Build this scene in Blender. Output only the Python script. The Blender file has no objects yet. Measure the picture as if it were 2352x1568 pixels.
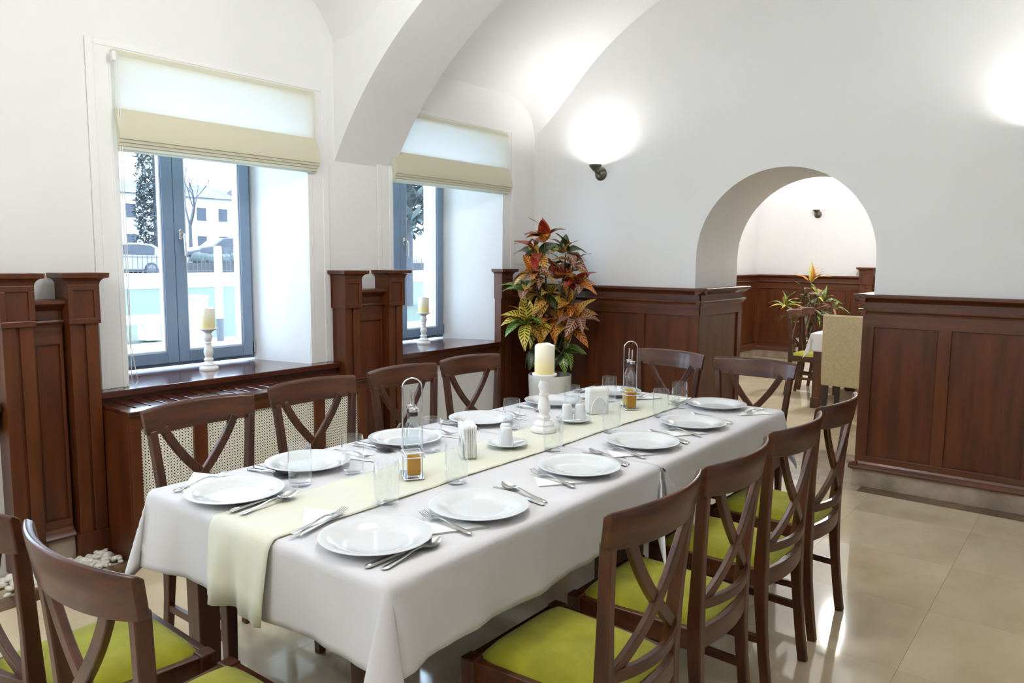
import bpy, bmesh, math, random
from math import sin, cos, pi, sqrt, radians, atan2, hypot
from mathutils import Vector, Matrix, Quaternion
random.seed(11)
S = bpy.context.scene
C = S.collection

# ------------------------------------------------------------------ camera, world, exposure
cd = bpy.data.cameras.new('camera')
cam = bpy.data.objects.new('camera', cd)
C.objects.link(cam)
S.camera = cam
cd.sensor_width = 36.0
cd.lens = 36.0 * 1732.586 / 2352.0
cd.clip_start = 0.02
cd.clip_end = 400
cam.matrix_world = Matrix(((0.62210259, 0.0804598, -0.77879047, 0.0),
                           (-0.78289143, 0.07451016, -0.61768053, 0.0),
                           (0.00832935, 0.99396904, 0.10934425, 1.475),
                           (0, 0, 0, 1)))
W = bpy.data.worlds.new('overcast_sky')
S.world = W
W.use_nodes = True
wn = W.node_tree
bg = wn.nodes['Background']
bg.inputs[0].default_value = (0.63, 0.81, 1.0, 1)
bg.inputs[1].default_value = 9.0
S.view_settings.view_transform = 'Standard'
S.view_settings.look = 'None'
S.view_settings.gamma = 1.0
S.view_settings.use_curve_mapping = False
S.view_settings.exposure = 0.47
cy = S.cycles
cy.use_denoising = True
cy.max_bounces = 12
cy.diffuse_bounces = 6
cy.glossy_bounces = 4
cy.transmission_bounces = 8
cy.transparent_max_bounces = 32
cy.caustics_reflective = False
cy.caustics_refractive = False
cy.sample_clamp_indirect = 6.0
LAMP_COL = (1.0, 0.97, 0.93)


def portal(x, z, w, h, y):
    l = bpy.data.lights.new('window_portal', 'AREA')
    l.shape = 'RECTANGLE'
    l.size = w
    l.size_y = h
    l.cycles.is_portal = True
    o = bpy.data.objects.new('window_portal', l)
    o.location = (x, y, z)
    o.rotation_euler = (radians(-90), 0, 0)   # -Z faces -Y (into the room)
    C.objects.link(o)


for px_, pw_ in ((2.29, 1.1), (4.15, 1.1), (0.43, 1.1), (-1.43, 1.1)):
    portal(px_, 1.62, pw_, 1.75, 4.50)


# ------------------------------------------------------------------ materials
def lin(r, g, b):
    def f(c):
        c /= 255.0
        return c / 12.92 if c <= 0.04045 else ((c + 0.055) / 1.055) ** 2.4
    return (f(r), f(g), f(b), 1.0)


def mat(name, col, rough=0.5, metal=0.0, coat=0.0, col2=None, scale=(4, 4, 4), detail=4, bump=0.0, bscale=60, spec=0.5, sheen=0.0, objvar=0.0, lo=0.35, hi=0.65):
    m = bpy.data.materials.new(name)
    m.use_nodes = True
    nt = m.node_tree
    b = nt.nodes['Principled BSDF']
    b.inputs['Base Color'].default_value = col
    b.inputs['Roughness'].default_value = rough
    b.inputs['Metallic'].default_value = metal
    b.inputs['Coat Weight'].default_value = coat
    b.inputs['Coat Roughness'].default_value = 0.12
    b.inputs['Specular IOR Level'].default_value = spec
    b.inputs['Sheen Weight'].default_value = sheen
    tc = nt.nodes.new('ShaderNodeTexCoord')
    out = None
    if col2 is not None:
        mp = nt.nodes.new('ShaderNodeMapping')
        mp.inputs['Scale'].default_value = scale
        nz = nt.nodes.new('ShaderNodeTexNoise')
        nz.inputs['Scale'].default_value = 1.0
        nz.inputs['Detail'].default_value = detail
        nz.inputs['Roughness'].default_value = 0.6
        rp = nt.nodes.new('ShaderNodeValToRGB')
        rp.color_ramp.elements[0].position = lo
        rp.color_ramp.elements[1].position = hi
        rp.color_ramp.elements[0].color = col
        rp.color_ramp.elements[1].color = col2
        nt.links.new(tc.outputs['Object'], mp.inputs['Vector'])
        if objvar > 0:
            oi = nt.nodes.new('ShaderNodeObjectInfo')
            vm = nt.nodes.new('ShaderNodeVectorMath')
            vm.operation = 'SCALE'
            cx = nt.nodes.new('ShaderNodeCombineXYZ')
            for i in range(3):
                nt.links.new(oi.outputs['Random'], cx.inputs[i])
            vm.inputs['Scale'].default_value = 37.0
            nt.links.new(cx.outputs[0], vm.inputs[0])
            nt.links.new(vm.outputs[0], mp.inputs['Location'])
        nt.links.new(mp.outputs[0], nz.inputs['Vector'])
        nt.links.new(nz.outputs['Fac'], rp.inputs['Fac'])
        out = rp.outputs['Color']
        if objvar > 0:
            hs = nt.nodes.new('ShaderNodeHueSaturation')
            mr = nt.nodes.new('ShaderNodeMapRange')
            mr.inputs['To Min'].default_value = 1 - objvar
            mr.inputs['To Max'].default_value = 1 + objvar
            nt.links.new(oi.outputs['Random'], mr.inputs['Value'])
            nt.links.new(mr.outputs[0], hs.inputs['Value'])
            nt.links.new(out, hs.inputs['Color'])
            out = hs.outputs['Color']
        nt.links.new(out, b.inputs['Base Color'])
    if bump > 0:
        n2 = nt.nodes.new('ShaderNodeTexNoise')
        n2.inputs['Scale'].default_value = bscale
        n2.inputs['Detail'].default_value = 3
        bp = nt.nodes.new('ShaderNodeBump')
        bp.inputs['Strength'].default_value = bump
        bp.inputs['Distance'].default_value = 0.01
        nt.links.new(tc.outputs['Object'], n2.inputs['Vector'])
        nt.links.new(n2.outputs['Fac'], bp.inputs['Height'])
        nt.links.new(bp.outputs[0], b.inputs['Normal'])
    return m


WD1, WD2 = lin(97, 49, 21), lin(70, 34, 14)
M = {}
M['wood'] = mat('varnished_wood_upright', WD1, 0.38, coat=0.12, spec=0.4, col2=WD2, scale=(14, 14, 1.6), bump=0.04, bscale=90)
M['woodh'] = mat('varnished_wood_lengthwise', WD1, 0.34, coat=0.25, col2=WD2, scale=(2.2, 14, 28), bump=0.04, bscale=90)
CH1, CH2 = lin(84, 43, 18), lin(55, 27, 11)
M['chair'] = mat('chair_wood', CH1, 0.38, coat=0.12, spec=0.4, col2=CH2, scale=(24, 24, 3), bump=0.03, bscale=90)
M['chairh'] = mat('chair_wood_rail', CH1, 0.34, coat=0.18, spec=0.4, col2=CH2, scale=(3, 24, 30), bump=0.03, bscale=90)
M['darkwood'] = mat('dark_stained_wood', lin(48, 28, 20), 0.45, col2=lin(34, 20, 14), scale=(20, 20, 3))
M['sillwood'] = mat('polished_sill_wood', lin(84, 36, 20), 0.17, coat=0.5, col2=lin(58, 24, 14), scale=(2, 16, 16))
M['green'] = mat('olive_green_seat_fabric', lin(150, 147, 22), 0.9, col2=lin(130, 127, 14), scale=(9, 9, 9), bump=0.25, bscale=320, sheen=0.1)
M['plaster'] = mat('white_wall_plaster', (0.80, 0.80, 0.795, 1), 0.85, col2=(0.775, 0.775, 0.77, 1), scale=(1.5, 1.5, 1.5), bump=0.05, bscale=18)
M['trimwhite'] = mat('white_painted_trim', (0.82, 0.815, 0.80, 1), 0.6, col2=(0.79, 0.785, 0.77, 1), scale=(3, 3, 3))
M['marble'] = mat('polished_beige_marble', lin(222, 206, 177), 0.07, col2=lin(196, 178, 147), scale=(2.2, 3.0, 2), detail=8, spec=0.55, objvar=0.025, lo=0.3, hi=0.75)
M['grout'] = mat('grout', lin(200, 184, 156), 0.6, col2=lin(190, 174, 146))
M['brownmarble'] = mat('brown_marble', lin(120, 92, 66), 0.16, col2=lin(84, 62, 44), scale=(5, 5, 5), detail=8, objvar=0.06)
M['greymarble'] = mat('grey_beige_marble', lin(176, 160, 140), 0.2, col2=lin(140, 126, 110), scale=(7, 7, 7), detail=8)
M['pebble'] = mat('white_pebbles', lin(235, 232, 222), 0.5, col2=lin(208, 202, 190), scale=(20, 20, 20))
M['frame'] = mat('grey_window_frame', lin(126, 146, 170), 0.4, col2=lin(120, 139, 162), scale=(2, 2, 2))
M['chrome'] = mat('chrome', (0.82, 0.82, 0.83, 1), 0.12, metal=1.0, col2=(0.76, 0.76, 0.78, 1), scale=(30, 30, 30))
M['steel'] = mat('stainless_steel', (0.66, 0.65, 0.63, 1), 0.2, metal=1.0, col2=(0.60, 0.59, 0.575, 1), scale=(40, 40, 40))
M['blackplastic'] = mat('black_plastic', (0.015, 0.015, 0.016, 1), 0.4, col2=(0.02, 0.02, 0.02, 1))
M['china'] = mat('white_porcelain', (0.70, 0.715, 0.725, 1), 0.14, coat=0.5, col2=(0.69, 0.705, 0.715, 1), scale=(3, 3, 3))
M['cloth'] = mat('white_tablecloth', (0.655, 0.64, 0.655, 1), 0.8, col2=(0.63, 0.615, 0.63, 1), scale=(6, 6, 6), bump=0.06, bscale=420, sheen=0.15)
M['runner'] = mat('cream_runner', lin(216, 214, 190), 0.65, col2=lin(211, 210, 195), scale=(7, 7, 7), bump=0.05, bscale=380, sheen=0.2)
M['paper'] = mat('white_paper', (0.86, 0.86, 0.845, 1), 0.85, col2=(0.84, 0.84, 0.82, 1), scale=(30, 30, 30))
M['whitewood'] = mat('white_painted_turned_wood', (0.83, 0.81, 0.785, 1), 0.5, col2=(0.77, 0.75, 0.73, 1), scale=(25, 25, 25))
M['bronze'] = mat('dark_bronze', lin(112, 108, 96), 0.35, metal=0.75, col2=lin(80, 76, 66), scale=(40, 40, 40))
M['potwhite'] = mat('white_glazed_pot', (0.80, 0.79, 0.76, 1), 0.3, col2=(0.76, 0.75, 0.72, 1), scale=(5, 5, 5))
M['soil'] = mat('potting_soil', lin(52, 40, 32), 0.95, col2=lin(28, 20, 16), scale=(60, 60, 60), bump=0.6, bscale=120)
M['stem'] = mat('plant_stem', lin(78, 70, 44), 0.7, col2=lin(54, 46, 30), scale=(30, 30, 30))
M['linen'] = mat('beige_linen_upholstery', lin(192, 177, 143), 0.9, col2=lin(178, 162, 128), scale=(60, 60, 60), bump=0.2, bscale=300)
M['cord'] = mat('white_cord', (0.8, 0.8, 0.78, 1), 0.5, col2=(0.76, 0.76, 0.74, 1))
M['mesh'] = mat('cream_perforated_sheet', lin(246, 242, 226), 0.5, col2=lin(242, 238, 222), scale=(3, 3, 3))
M['darkback'] = mat('recess_shade_and_wick_black', (0.02, 0.016, 0.013, 1), 0.9, col2=(0.03, 0.022, 0.018, 1))  # near-black: painted shade in the cover and shaker holes, also the wick
# outside
M['grass'] = mat('lawn', (0.024, 0.042, 0.024, 1), 0.9, col2=(0.034, 0.050, 0.032, 1), scale=(0.5, 0.5, 0.5), detail=6)
M['paving'] = mat('pale_paving', lin(225, 225, 222), 0.8, col2=lin(214, 214, 212), scale=(1, 1, 1))
M['white_concrete'] = mat('white_concrete', lin(236, 236, 234), 0.7, col2=lin(226, 226, 226), scale=(2, 2, 2))
M['asphalt'] = mat('asphalt', (0.05, 0.05, 0.052, 1), 0.9, col2=(0.042, 0.042, 0.046, 1), scale=(2, 2, 2))
M['iron'] = mat('painted_iron', (0.05, 0.052, 0.056, 1), 0.6, col2=(0.044, 0.046, 0.05, 1))
M['bark'] = mat('tree_bark', (0.062, 0.064, 0.074, 1), 0.9, col2=(0.05, 0.052, 0.06, 1), scale=(6, 6, 2))
M['conifer'] = mat('conifer_foliage', (0.048, 0.064, 0.066, 1), 0.9, col2=(0.064, 0.082, 0.08, 1), scale=(3, 3, 3), detail=6)
M['carwhite'] = mat('white_car_paint', (0.22, 0.225, 0.23, 1), 0.4, col2=(0.2, 0.205, 0.215, 1))
M['cardark'] = mat('dark_car_paint', (0.04, 0.044, 0.056, 1), 0.4, col2=(0.02, 0.023, 0.03, 1))
M['carglass'] = mat('car_window_glass', (0.06, 0.066, 0.08, 1), 0.5, col2=(0.055, 0.06, 0.075, 1), spec=0.1)
M['tyre'] = mat('tyre_rubber', (0.03, 0.032, 0.038, 1), 0.8, col2=(0.026, 0.028, 0.034, 1))
M['alloy'] = mat('alloy_wheel', (0.075, 0.078, 0.084, 1), 0.5, col2=(0.066, 0.07, 0.076, 1))
M['tail'] = mat('red_tail_lamp', (0.11, 0.05, 0.05, 1), 0.4, col2=(0.1, 0.045, 0.045, 1))
M['facade'] = mat('pale_facade', (0.42, 0.41, 0.40, 1), 0.85, col2=(0.36, 0.355, 0.35, 1), scale=(0.6, 0.6, 0.6))
M['roof'] = mat('grey_roof', (0.10, 0.10, 0.11, 1), 0.85, col2=(0.052, 0.053, 0.06, 1), scale=(1, 1, 1))
M['postgrey'] = mat('grey_post_base', (0.05, 0.053, 0.058, 1), 0.6, col2=(0.046, 0.05, 0.055, 1))


def mixmat(name, build):
    m = bpy.data.materials.new(name)
    m.use_nodes = True
    nt = m.node_tree
    nt.nodes.clear()
    o = nt.nodes.new('ShaderNodeOutputMaterial')
    nt.links.new(build(nt), o.inputs['Surface'])
    return m


def thin_glass(tint, gloss=1.0, rough=0.02, base=0.035):
    def b(nt):
        t = nt.nodes.new('ShaderNodeBsdfTransparent')
        t.inputs[0].default_value = tint
        g = nt.nodes.new('ShaderNodeBsdfGlossy')
        g.inputs['Roughness'].default_value = rough
        g.inputs['Color'].default_value = (0.95, 0.97, 1, 1)
        lw = nt.nodes.new('ShaderNodeLayerWeight')
        lw.inputs[0].default_value = 0.5
        f = nt.nodes.new('ShaderNodeMath')
        f.operation = 'POWER'
        f.inputs[1].default_value = 4.0
        nt.links.new(lw.outputs['Facing'], f.inputs[0])
        ml = nt.nodes.new('ShaderNodeMath')
        ml.operation = 'MULTIPLY_ADD'
        ml.inputs[1].default_value = gloss
        ml.inputs[2].default_value = base
        ml.use_clamp = True
        mx = nt.nodes.new('ShaderNodeMixShader')
        nt.links.new(f.outputs[0], ml.inputs[0])
        nt.links.new(ml.outputs[0], mx.inputs[0])
        nt.links.new(t.outputs[0], mx.inputs[1])
        nt.links.new(g.outputs[0], mx.inputs[2])
        return mx.outputs[0]
    return b


M['pane'] = mixmat('window_glass', thin_glass((0.97, 0.985, 1, 1), 0.4))
M['tumbler'] = mixmat('clear_drinking_glass', thin_glass((0.985, 0.99, 0.992, 1), 0.9, 0.02, 0.05))
M['bottle'] = mixmat('clear_bottle_glass', thin_glass((0.94, 0.96, 0.97, 1), 0.8, 0.02, 0.06))


def liquid(c1):
    def b(nt):
        t = nt.nodes.new('ShaderNodeBsdfTransparent')
        t.inputs[0].default_value = c1
        d = nt.nodes.new('ShaderNodeBsdfTranslucent')
        d.inputs[0].default_value = c1
        d2 = nt.nodes.new('ShaderNodeBsdfDiffuse')
        d2.inputs[0].default_value = c1
        a = nt.nodes.new('ShaderNodeAddShader')
        nt.links.new(d.outputs[0], a.inputs[0])
        nt.links.new(d2.outputs[0], a.inputs[1])
        mx = nt.nodes.new('ShaderNodeMixShader')
        mx.inputs[0].default_value = 0.55
        nt.links.new(t.outputs[0], mx.inputs[1])
        nt.links.new(a.outputs[0], mx.inputs[2])
        return mx.outputs[0]
    return b


M['oil'] = mixmat('amber_oil', liquid(lin(182, 140, 4)))
M['vinegar'] = mixmat('pale_yellow_oil', liquid(lin(206, 186, 60)))


def blindfab(nt):
    d = nt.nodes.new('ShaderNodeBsdfDiffuse')
    d.inputs[0].default_value = lin(250, 241, 212)
    t = nt.nodes.new('ShaderNodeBsdfTranslucent')
    t.inputs[0].default_value = lin(204, 218, 228)
    tc = nt.nodes.new('ShaderNodeTexCoord')
    nz = nt.nodes.new('ShaderNodeTexNoise')
    nz.inputs['Scale'].default_value = 160
    bp = nt.nodes.new('ShaderNodeBump')
    bp.inputs['Strength'].default_value = 0.15
    bp.inputs['Distance'].default_value = 0.005
    nt.links.new(tc.outputs['Object'], nz.inputs['Vector'])
    nt.links.new(nz.outputs['Fac'], bp.inputs['Height'])
    nt.links.new(bp.outputs[0], d.inputs['Normal'])
    mx = nt.nodes.new('ShaderNodeMixShader')
    mx.inputs[0].default_value = 0.42
    nt.links.new(d.outputs[0], mx.inputs[1])
    nt.links.new(t.outputs[0], mx.inputs[2])
    return mx.outputs[0]


M['blind'] = mixmat('cream_blind_fabric', blindfab)


def wax(nt):
    p = nt.nodes.new('ShaderNodeBsdfPrincipled')
    p.inputs['Base Color'].default_value = lin(244, 236, 206)
    p.inputs['Roughness'].default_value = 0.5
    p.inputs['Subsurface Weight'].default_value = 0.6
    p.inputs['Subsurface Radius'].default_value = (0.03, 0.025, 0.012)
    tc = nt.nodes.new('ShaderNodeTexCoord')
    sx = nt.nodes.new('ShaderNodeSeparateXYZ')
    rp = nt.nodes.new('ShaderNodeValToRGB')
    rp.color_ramp.elements[0].color = lin(240, 224, 160)
    rp.color_ramp.elements[1].color = lin(244, 240, 222)
    rp.color_ramp.elements[0].position = 0.05
    rp.color_ramp.elements[1].position = 0.75
    nt.links.new(tc.outputs['Generated'], sx.inputs[0])
    nt.links.new(sx.outputs['Z'], rp.inputs[0])
    nt.links.new(rp.outputs[0], p.inputs['Base Color'])
    return p.outputs[0]


M['wax'] = mixmat('ivory_wax', wax)


def bulb(nt):
    e = nt.nodes.new('ShaderNodeEmission')
    e.inputs[0].default_value = (1, 0.86, 0.68, 1)
    e.inputs[1].default_value = 18
    return e.outputs[0]


M['bulb'] = mixmat('lit_lamp_bulb', bulb)


def leafmat(name, base, vein, edge, w=0.30, freq=9):
    """croton leaf: coloured midrib and slanting side veins drawn from the leaf's UV"""
    m = bpy.data.materials.new(name)
    m.use_nodes = True
    nt = m.node_tree
    b = nt.nodes['Principled BSDF']
    b.inputs['Roughness'].default_value = 0.32
    b.inputs['Coat Weight'].default_value = 0.15
    uv = nt.nodes.new('ShaderNodeUVMap')
    uv.uv_map = 'leaf_uv'
    sx = nt.nodes.new('ShaderNodeSeparateXYZ')
    nt.links.new(uv.outputs[0], sx.inputs[0])

    def math_(op, a, b_=None, c=None):
        n = nt.nodes.new('ShaderNodeMath')
        n.operation = op
        for i, v in enumerate((a, b_, c)):
            if v is None:
                continue
            if isinstance(v, (int, float)):
                n.inputs[i].default_value = v
            else:
                nt.links.new(v, n.inputs[i])
        return n.outputs[0]
    ax = math_('ABSOLUTE', math_('SUBTRACT', sx.outputs['X'], 0.5))
    ax2 = math_('MULTIPLY', ax, 2.0)
    ph = math_('MULTIPLY', math_('SUBTRACT', sx.outputs['Y'], math_('MULTIPLY', ax2, 0.16)), freq)
    tri = math_('ABSOLUTE', math_('SUBTRACT', math_('FRACT', ph), 0.5))
    vn = math_('LESS_THAN', tri, w)
    mid = math_('LESS_THAN', ax2, 0.13)
    v = math_('MAXIMUM', vn, mid)
    mx = nt.nodes.new('ShaderNodeMix')
    mx.data_type = 'RGBA'
    nt.links.new(v, mx.inputs[0])
    mx.inputs[6].default_value = base
    mx.inputs[7].default_value = vein
    mx2 = nt.nodes.new('ShaderNodeMix')
    mx2.data_type = 'RGBA'
    ed = math_('GREATER_THAN', ax2, 0.86)
    nt.links.new(ed, mx2.inputs[0])
    nt.links.new(mx.outputs[2], mx2.inputs[6])
    mx2.inputs[7].default_value = edge
    nt.links.new(mx2.outputs[2], b.inputs['Base Color'])
    return m


L_RED = leafmat('red_croton_leaf', lin(122, 34, 20), lin(160, 52, 30), lin(176, 66, 36), 0.2)
L_ORANGE = leafmat('orange_croton_leaf', lin(96, 46, 20), lin(216, 132, 50), lin(216, 138, 58), 0.27)
L_YELLOW = leafmat('yellow_veined_croton_leaf', lin(42, 56, 22), lin(222, 200, 84), lin(222, 194, 84), 0.28)
L_GOLD = leafmat('golden_croton_leaf', lin(104, 66, 26), lin(212, 162, 76), lin(216, 168, 82), 0.32)
L_DARK = leafmat('dark_green_croton_leaf', lin(26, 44, 22), lin(78, 82, 34), lin(60, 70, 30), 0.14)
L_BROWN = leafmat('brown_pink_croton_leaf', lin(62, 36, 26), lin(184, 136, 110), lin(160, 110, 84), 0.2)
L_GREEN = leafmat('green_croton_leaf', lin(40, 84, 48), lin(150, 172, 70), lin(110, 140, 60), 0.16)


# ------------------------------------------------------------------ mesh builder
class MB:
    def __init__(s):
        s.v = []
        s.f = []

    def add(s, vs, fs):
        n = len(s.v)
        s.v += [tuple(p) for p in vs]
        s.f += [tuple(i + n for i in f) for f in fs]
        return s

    def box(s, x0, y0, z0, x1, y1, z1):
        return s.add([(x0, y0, z0), (x1, y0, z0), (x1, y1, z0), (x0, y1, z0), (x0, y0, z1), (x1, y0, z1), (x1, y1, z1), (x0, y1, z1)],
                     [(0, 3, 2, 1), (4, 5, 6, 7), (0, 1, 5, 4), (1, 2, 6, 5), (2, 3, 7, 6), (3, 0, 4, 7)])

    def cbox(s, c, d):
        return s.box(c[0] - d[0] / 2, c[1] - d[1] / 2, c[2] - d[2] / 2, c[0] + d[0] / 2, c[1] + d[1] / 2, c[2] + d[2] / 2)

    def prism(s, poly, axis, a, b):
        """extrude a 2-D polygon along axis 'x','y' or 'z' from a to b"""
        n = len(poly)

        def P(p, t):
            return {'x': (t, p[0], p[1]), 'y': (p[0], t, p[1]), 'z': (p[0], p[1], t)}[axis]
        vs = [P(p, a) for p in poly] + [P(p, b) for p in poly]
        fs = [tuple(range(n))[::-1], tuple(range(n, 2 * n))] + [(i, (i + 1) % n, (i + 1) % n + n, i + n) for i in range(n)]
        return s.add(vs, fs)

    def lathe(s, prof, seg=24, c=(0, 0, 0), axis='z', sx=1.0, sy=1.0):
        vs = []
        for r, h in prof:
            for k in range(seg):
                a = 2 * pi * k / seg
                x, y = r * cos(a) * sx, r * sin(a) * sy
                p = (x, y, h) if axis == 'z' else ((-h, y, x) if axis == '-x' else (x, h, y))
                vs.append((p[0] + c[0], p[1] + c[1], p[2] + c[2]))
        fs = []
        for i in range(len(prof) - 1):
            for k in range(seg):
                k2 = (k + 1) % seg
                fs.append((i * seg + k, i * seg + k2, (i + 1) * seg + k2, (i + 1) * seg + k))
        s.add(vs, fs)
        if prof[0][0] > 1e-5:
            s.f.append(tuple(len(s.v) - len(vs) + k for k in range(seg))[::-1])
        if prof[-1][0] > 1e-5:
            s.f.append(tuple(len(s.v) - seg + k for k in range(seg)))
        return s

    def sweep(s, path, sec, up=(0, 0, 1), scales=None, cap=True):
        """sweep a closed 2-D section along a 3-D path; section x = side, y = up-ish"""
        path = [Vector(p) for p in path]
        n = len(sec)
        vs = []
        up = Vector(up)
        for i, p in enumerate(path):
            t = (path[min(i + 1, len(path) - 1)] - path[max(i - 1, 0)]).normalized()
            side = t.cross(up)
            if side.length < 1e-4:
                side = t.cross(Vector((0, 1, 0)))
            side.normalize()
            u = side.cross(t).normalized()
            k = scales[i] if scales else 1.0
            if not isinstance(k, tuple):
                k = (k, k)
            for q in sec:
                vs.append(p + side * q[0] * k[0] + u * q[1] * k[1])
        fs = []
        for i in range(len(path) - 1):
            for k in range(n):
                k2 = (k + 1) % n
                fs.append((i * n + k, i * n + k2, (i + 1) * n + k2, (i + 1) * n + k))
        if cap:
            fs.append(tuple(range(n))[::-1])
            fs.append(tuple((len(path) - 1) * n + k for k in range(n)))
        return s.add(vs, fs)

    def tube(s, path, r, seg=8, rs=None):
        sec = [(r * cos(2 * pi * k / seg), r * sin(2 * pi * k / seg)) for k in range(seg)]
        path = [Vector(p) for p in path]
        d = (path[-1] - path[0])
        up = (0, 0, 1) if abs(d.z) < 0.8 * max(d.length, 1e-6) else (0, 1, 0)
        return s.sweep(path, sec, up, rs)

    def mesh(s, name, m, smooth=None):
        me = bpy.data.meshes.new(name)
        me.from_pydata(s.v, [], s.f)
        bm = bmesh.new()
        bm.from_mesh(me)
        bmesh.ops.recalc_face_normals(bm, faces=bm.faces)
        bm.to_mesh(me)
        bm.free()
        me.materials.append(m)
        if smooth is not None:
            me.polygons.foreach_set('use_smooth', [True] * len(me.polygons))
            me.set_sharp_from_angle(angle=radians(smooth))
        me.update()
        return me

    def build(s, name, m, parent=None, smooth=None, bevel=0.0, solid=0.0, sub=0, loc=None):
        me = s.mesh(name, m, smooth)
        return link(name, me, parent, bevel, solid, sub, loc)


def link(name, me, parent=None, bevel=0.0, solid=0.0, sub=0, loc=None):
    o = bpy.data.objects.new(name, me)
    C.objects.link(o)
    if parent is not None:
        o.parent = parent
    if loc is not None:
        o.location = loc
    if sub:
        md = o.modifiers.new('subdivision', 'SUBSURF')
        md.levels = sub
        md.render_levels = sub
    if solid:
        md = o.modifiers.new('thickness', 'SOLIDIFY')
        md.thickness = solid
        md.offset = 0
    if bevel:
        md = o.modifiers.new('bevel', 'BEVEL')
        md.width = bevel
        md.segments = 2
        md.limit_method = 'ANGLE'
        md.angle_limit = radians(40)
    return o


def tag(o, label=None, cat=None, group=None, kind=None):
    if label:
        o['label'] = label
    if cat:
        o['category'] = cat
    if group:
        o['group'] = group
    if kind:
        o['kind'] = kind
    return o


def thing(name, label, cat, loc=(0, 0, 0), rz=0.0, group=None, kind=None):
    o = bpy.data.objects.new(name, None)
    o.empty_display_size = 0.05
    C.objects.link(o)
    o.location = loc
    o.rotation_euler = (0, 0, rz)
    return tag(o, label, cat, group, kind)


def struct(name, mb=None, m=None, label=None, **k):
    if mb is None:
        o = thing(name, label, None)
    else:
        o = mb.build(name, m, **k)
    o['kind'] = 'structure'
    if label:
        o['label'] = label
    return o


def dup(root, loc, rz, label=None, group=None):
    r = root.copy()
    C.objects.link(r)
    r.location = loc
    r.rotation_euler = (0, 0, rz)
    if label:
        r['label'] = label
    if group:
        r['group'] = group
    for ch in list(root.children):
        c = ch.copy()
        C.objects.link(c)
        c.parent = r
        for g in list(ch.children):
            d = g.copy()
            C.objects.link(d)
            d.parent = c
    return r


def rectsec(w, h):
    return [(-w / 2, -h / 2), (w / 2, -h / 2), (w / 2, h / 2), (-w / 2, h / 2)]


def bez(p0, p1, p2, p3, n):
    p0, p1, p2, p3 = map(Vector, (p0, p1, p2, p3))
    return [p0 * (1 - t) ** 3 + p1 * 3 * t * (1 - t) ** 2 + p2 * 3 * t * t * (1 - t) + p3 * t ** 3 for t in [i / n for i in range(n + 1)]]


# ------------------------------------------------------------------ room shell
YW, XB, XB2 = 3.95, 5.27, 6.06
Y0, XF = -2.2, -2.5
# openings: left, right at the wall face; left, right at the window frame
OPEN = [(-1.93, -0.79, -1.95, -0.90), (-0.07, 1.07, -0.09, 0.96), (1.79, 2.925, 1.77, 2.82), (3.63, 4.83, 3.61, 4.62)]
ZS, ZH = 0.80, 2.49

wl = MB()
prev = (XF - 0.3, XF - 0.3)
for k, (a, b, fa, fb) in enumerate(OPEN + [(XB + 0.5, None, XB + 0.5, None)]):
    wl.prism([(prev[0], YW), (a, YW), (fa, 4.41), (fa, 4.62), (prev[1], 4.62), (prev[1], 4.41)], 'z', -0.05, 4.0)
    if b is not None:
        wl.prism([(a, YW), (b, YW), (fb, 4.41), (fb, 4.62), (fa, 4.62), (fa, 4.41)], 'z', -0.05, ZS - 0.035)
        wl.prism([(a, YW), (b, YW), (fb, 4.41), (fb, 4.62), (fa, 4.62), (fa, 4.41)], 'z', ZH, 4.0)
    prev = (b, fb)
struct('wall_left', wl, M['plaster'], 'white plastered window wall with deep splayed window reveals')

poly = [(Y0 - 0.2, -0.05), (1.2, -0.05), (1.2, 1.495)]
for i in range(1, 40):
    a = pi - pi * i / 40
    poly.append((1.82 + 0.62 * cos(a), 1.495 + 0.62 * sin(a)))
poly += [(2.44, 1.495), (2.44, -0.05), (4.62, -0.05), (4.62, 4.0), (Y0 - 0.2, 4.0)]
struct('wall_back', MB().prism(poly, 'x', XB, XB2), M['plaster'], 'white plastered end wall pierced by a round arched opening', smooth=35)
struct('wall_right', MB().box(XF - 0.2, Y0 - 0.2, -0.05, XB, Y0, 4.0), M['plaster'])
struct('wall_front', MB().box(XF - 0.3, Y0 - 0.2, -0.05, XF, YW, 4.0), M['plaster'])

VC, VZ, VR = 1.85, 1.27, 2.33


def smax(a, b, k):
    h = max(k - abs(a - b), 0) / k
    return max(a, b) + h * h * k * 0.25


def vault_z(x, y):
    z = VZ + sqrt(max(VR * VR - (y - VC) ** 2, 0.02))
    if y > 1.0:
        for xc, hw, up in ((0.60, 2.62, 0.95), (4.36, 0.92, 0.62)):
            d = (x - xc) / hw
            if abs(d) < 1:
                s_ = (1 - d ** 6) ** 0.4
                z = smax(z, 2.36 + (up - (0.30 if xc > 3 else 0.0) * up * max(0.0, 1 - (YW - y) / 0.55) ** 2) * s_, 0.34)
    return z


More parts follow.
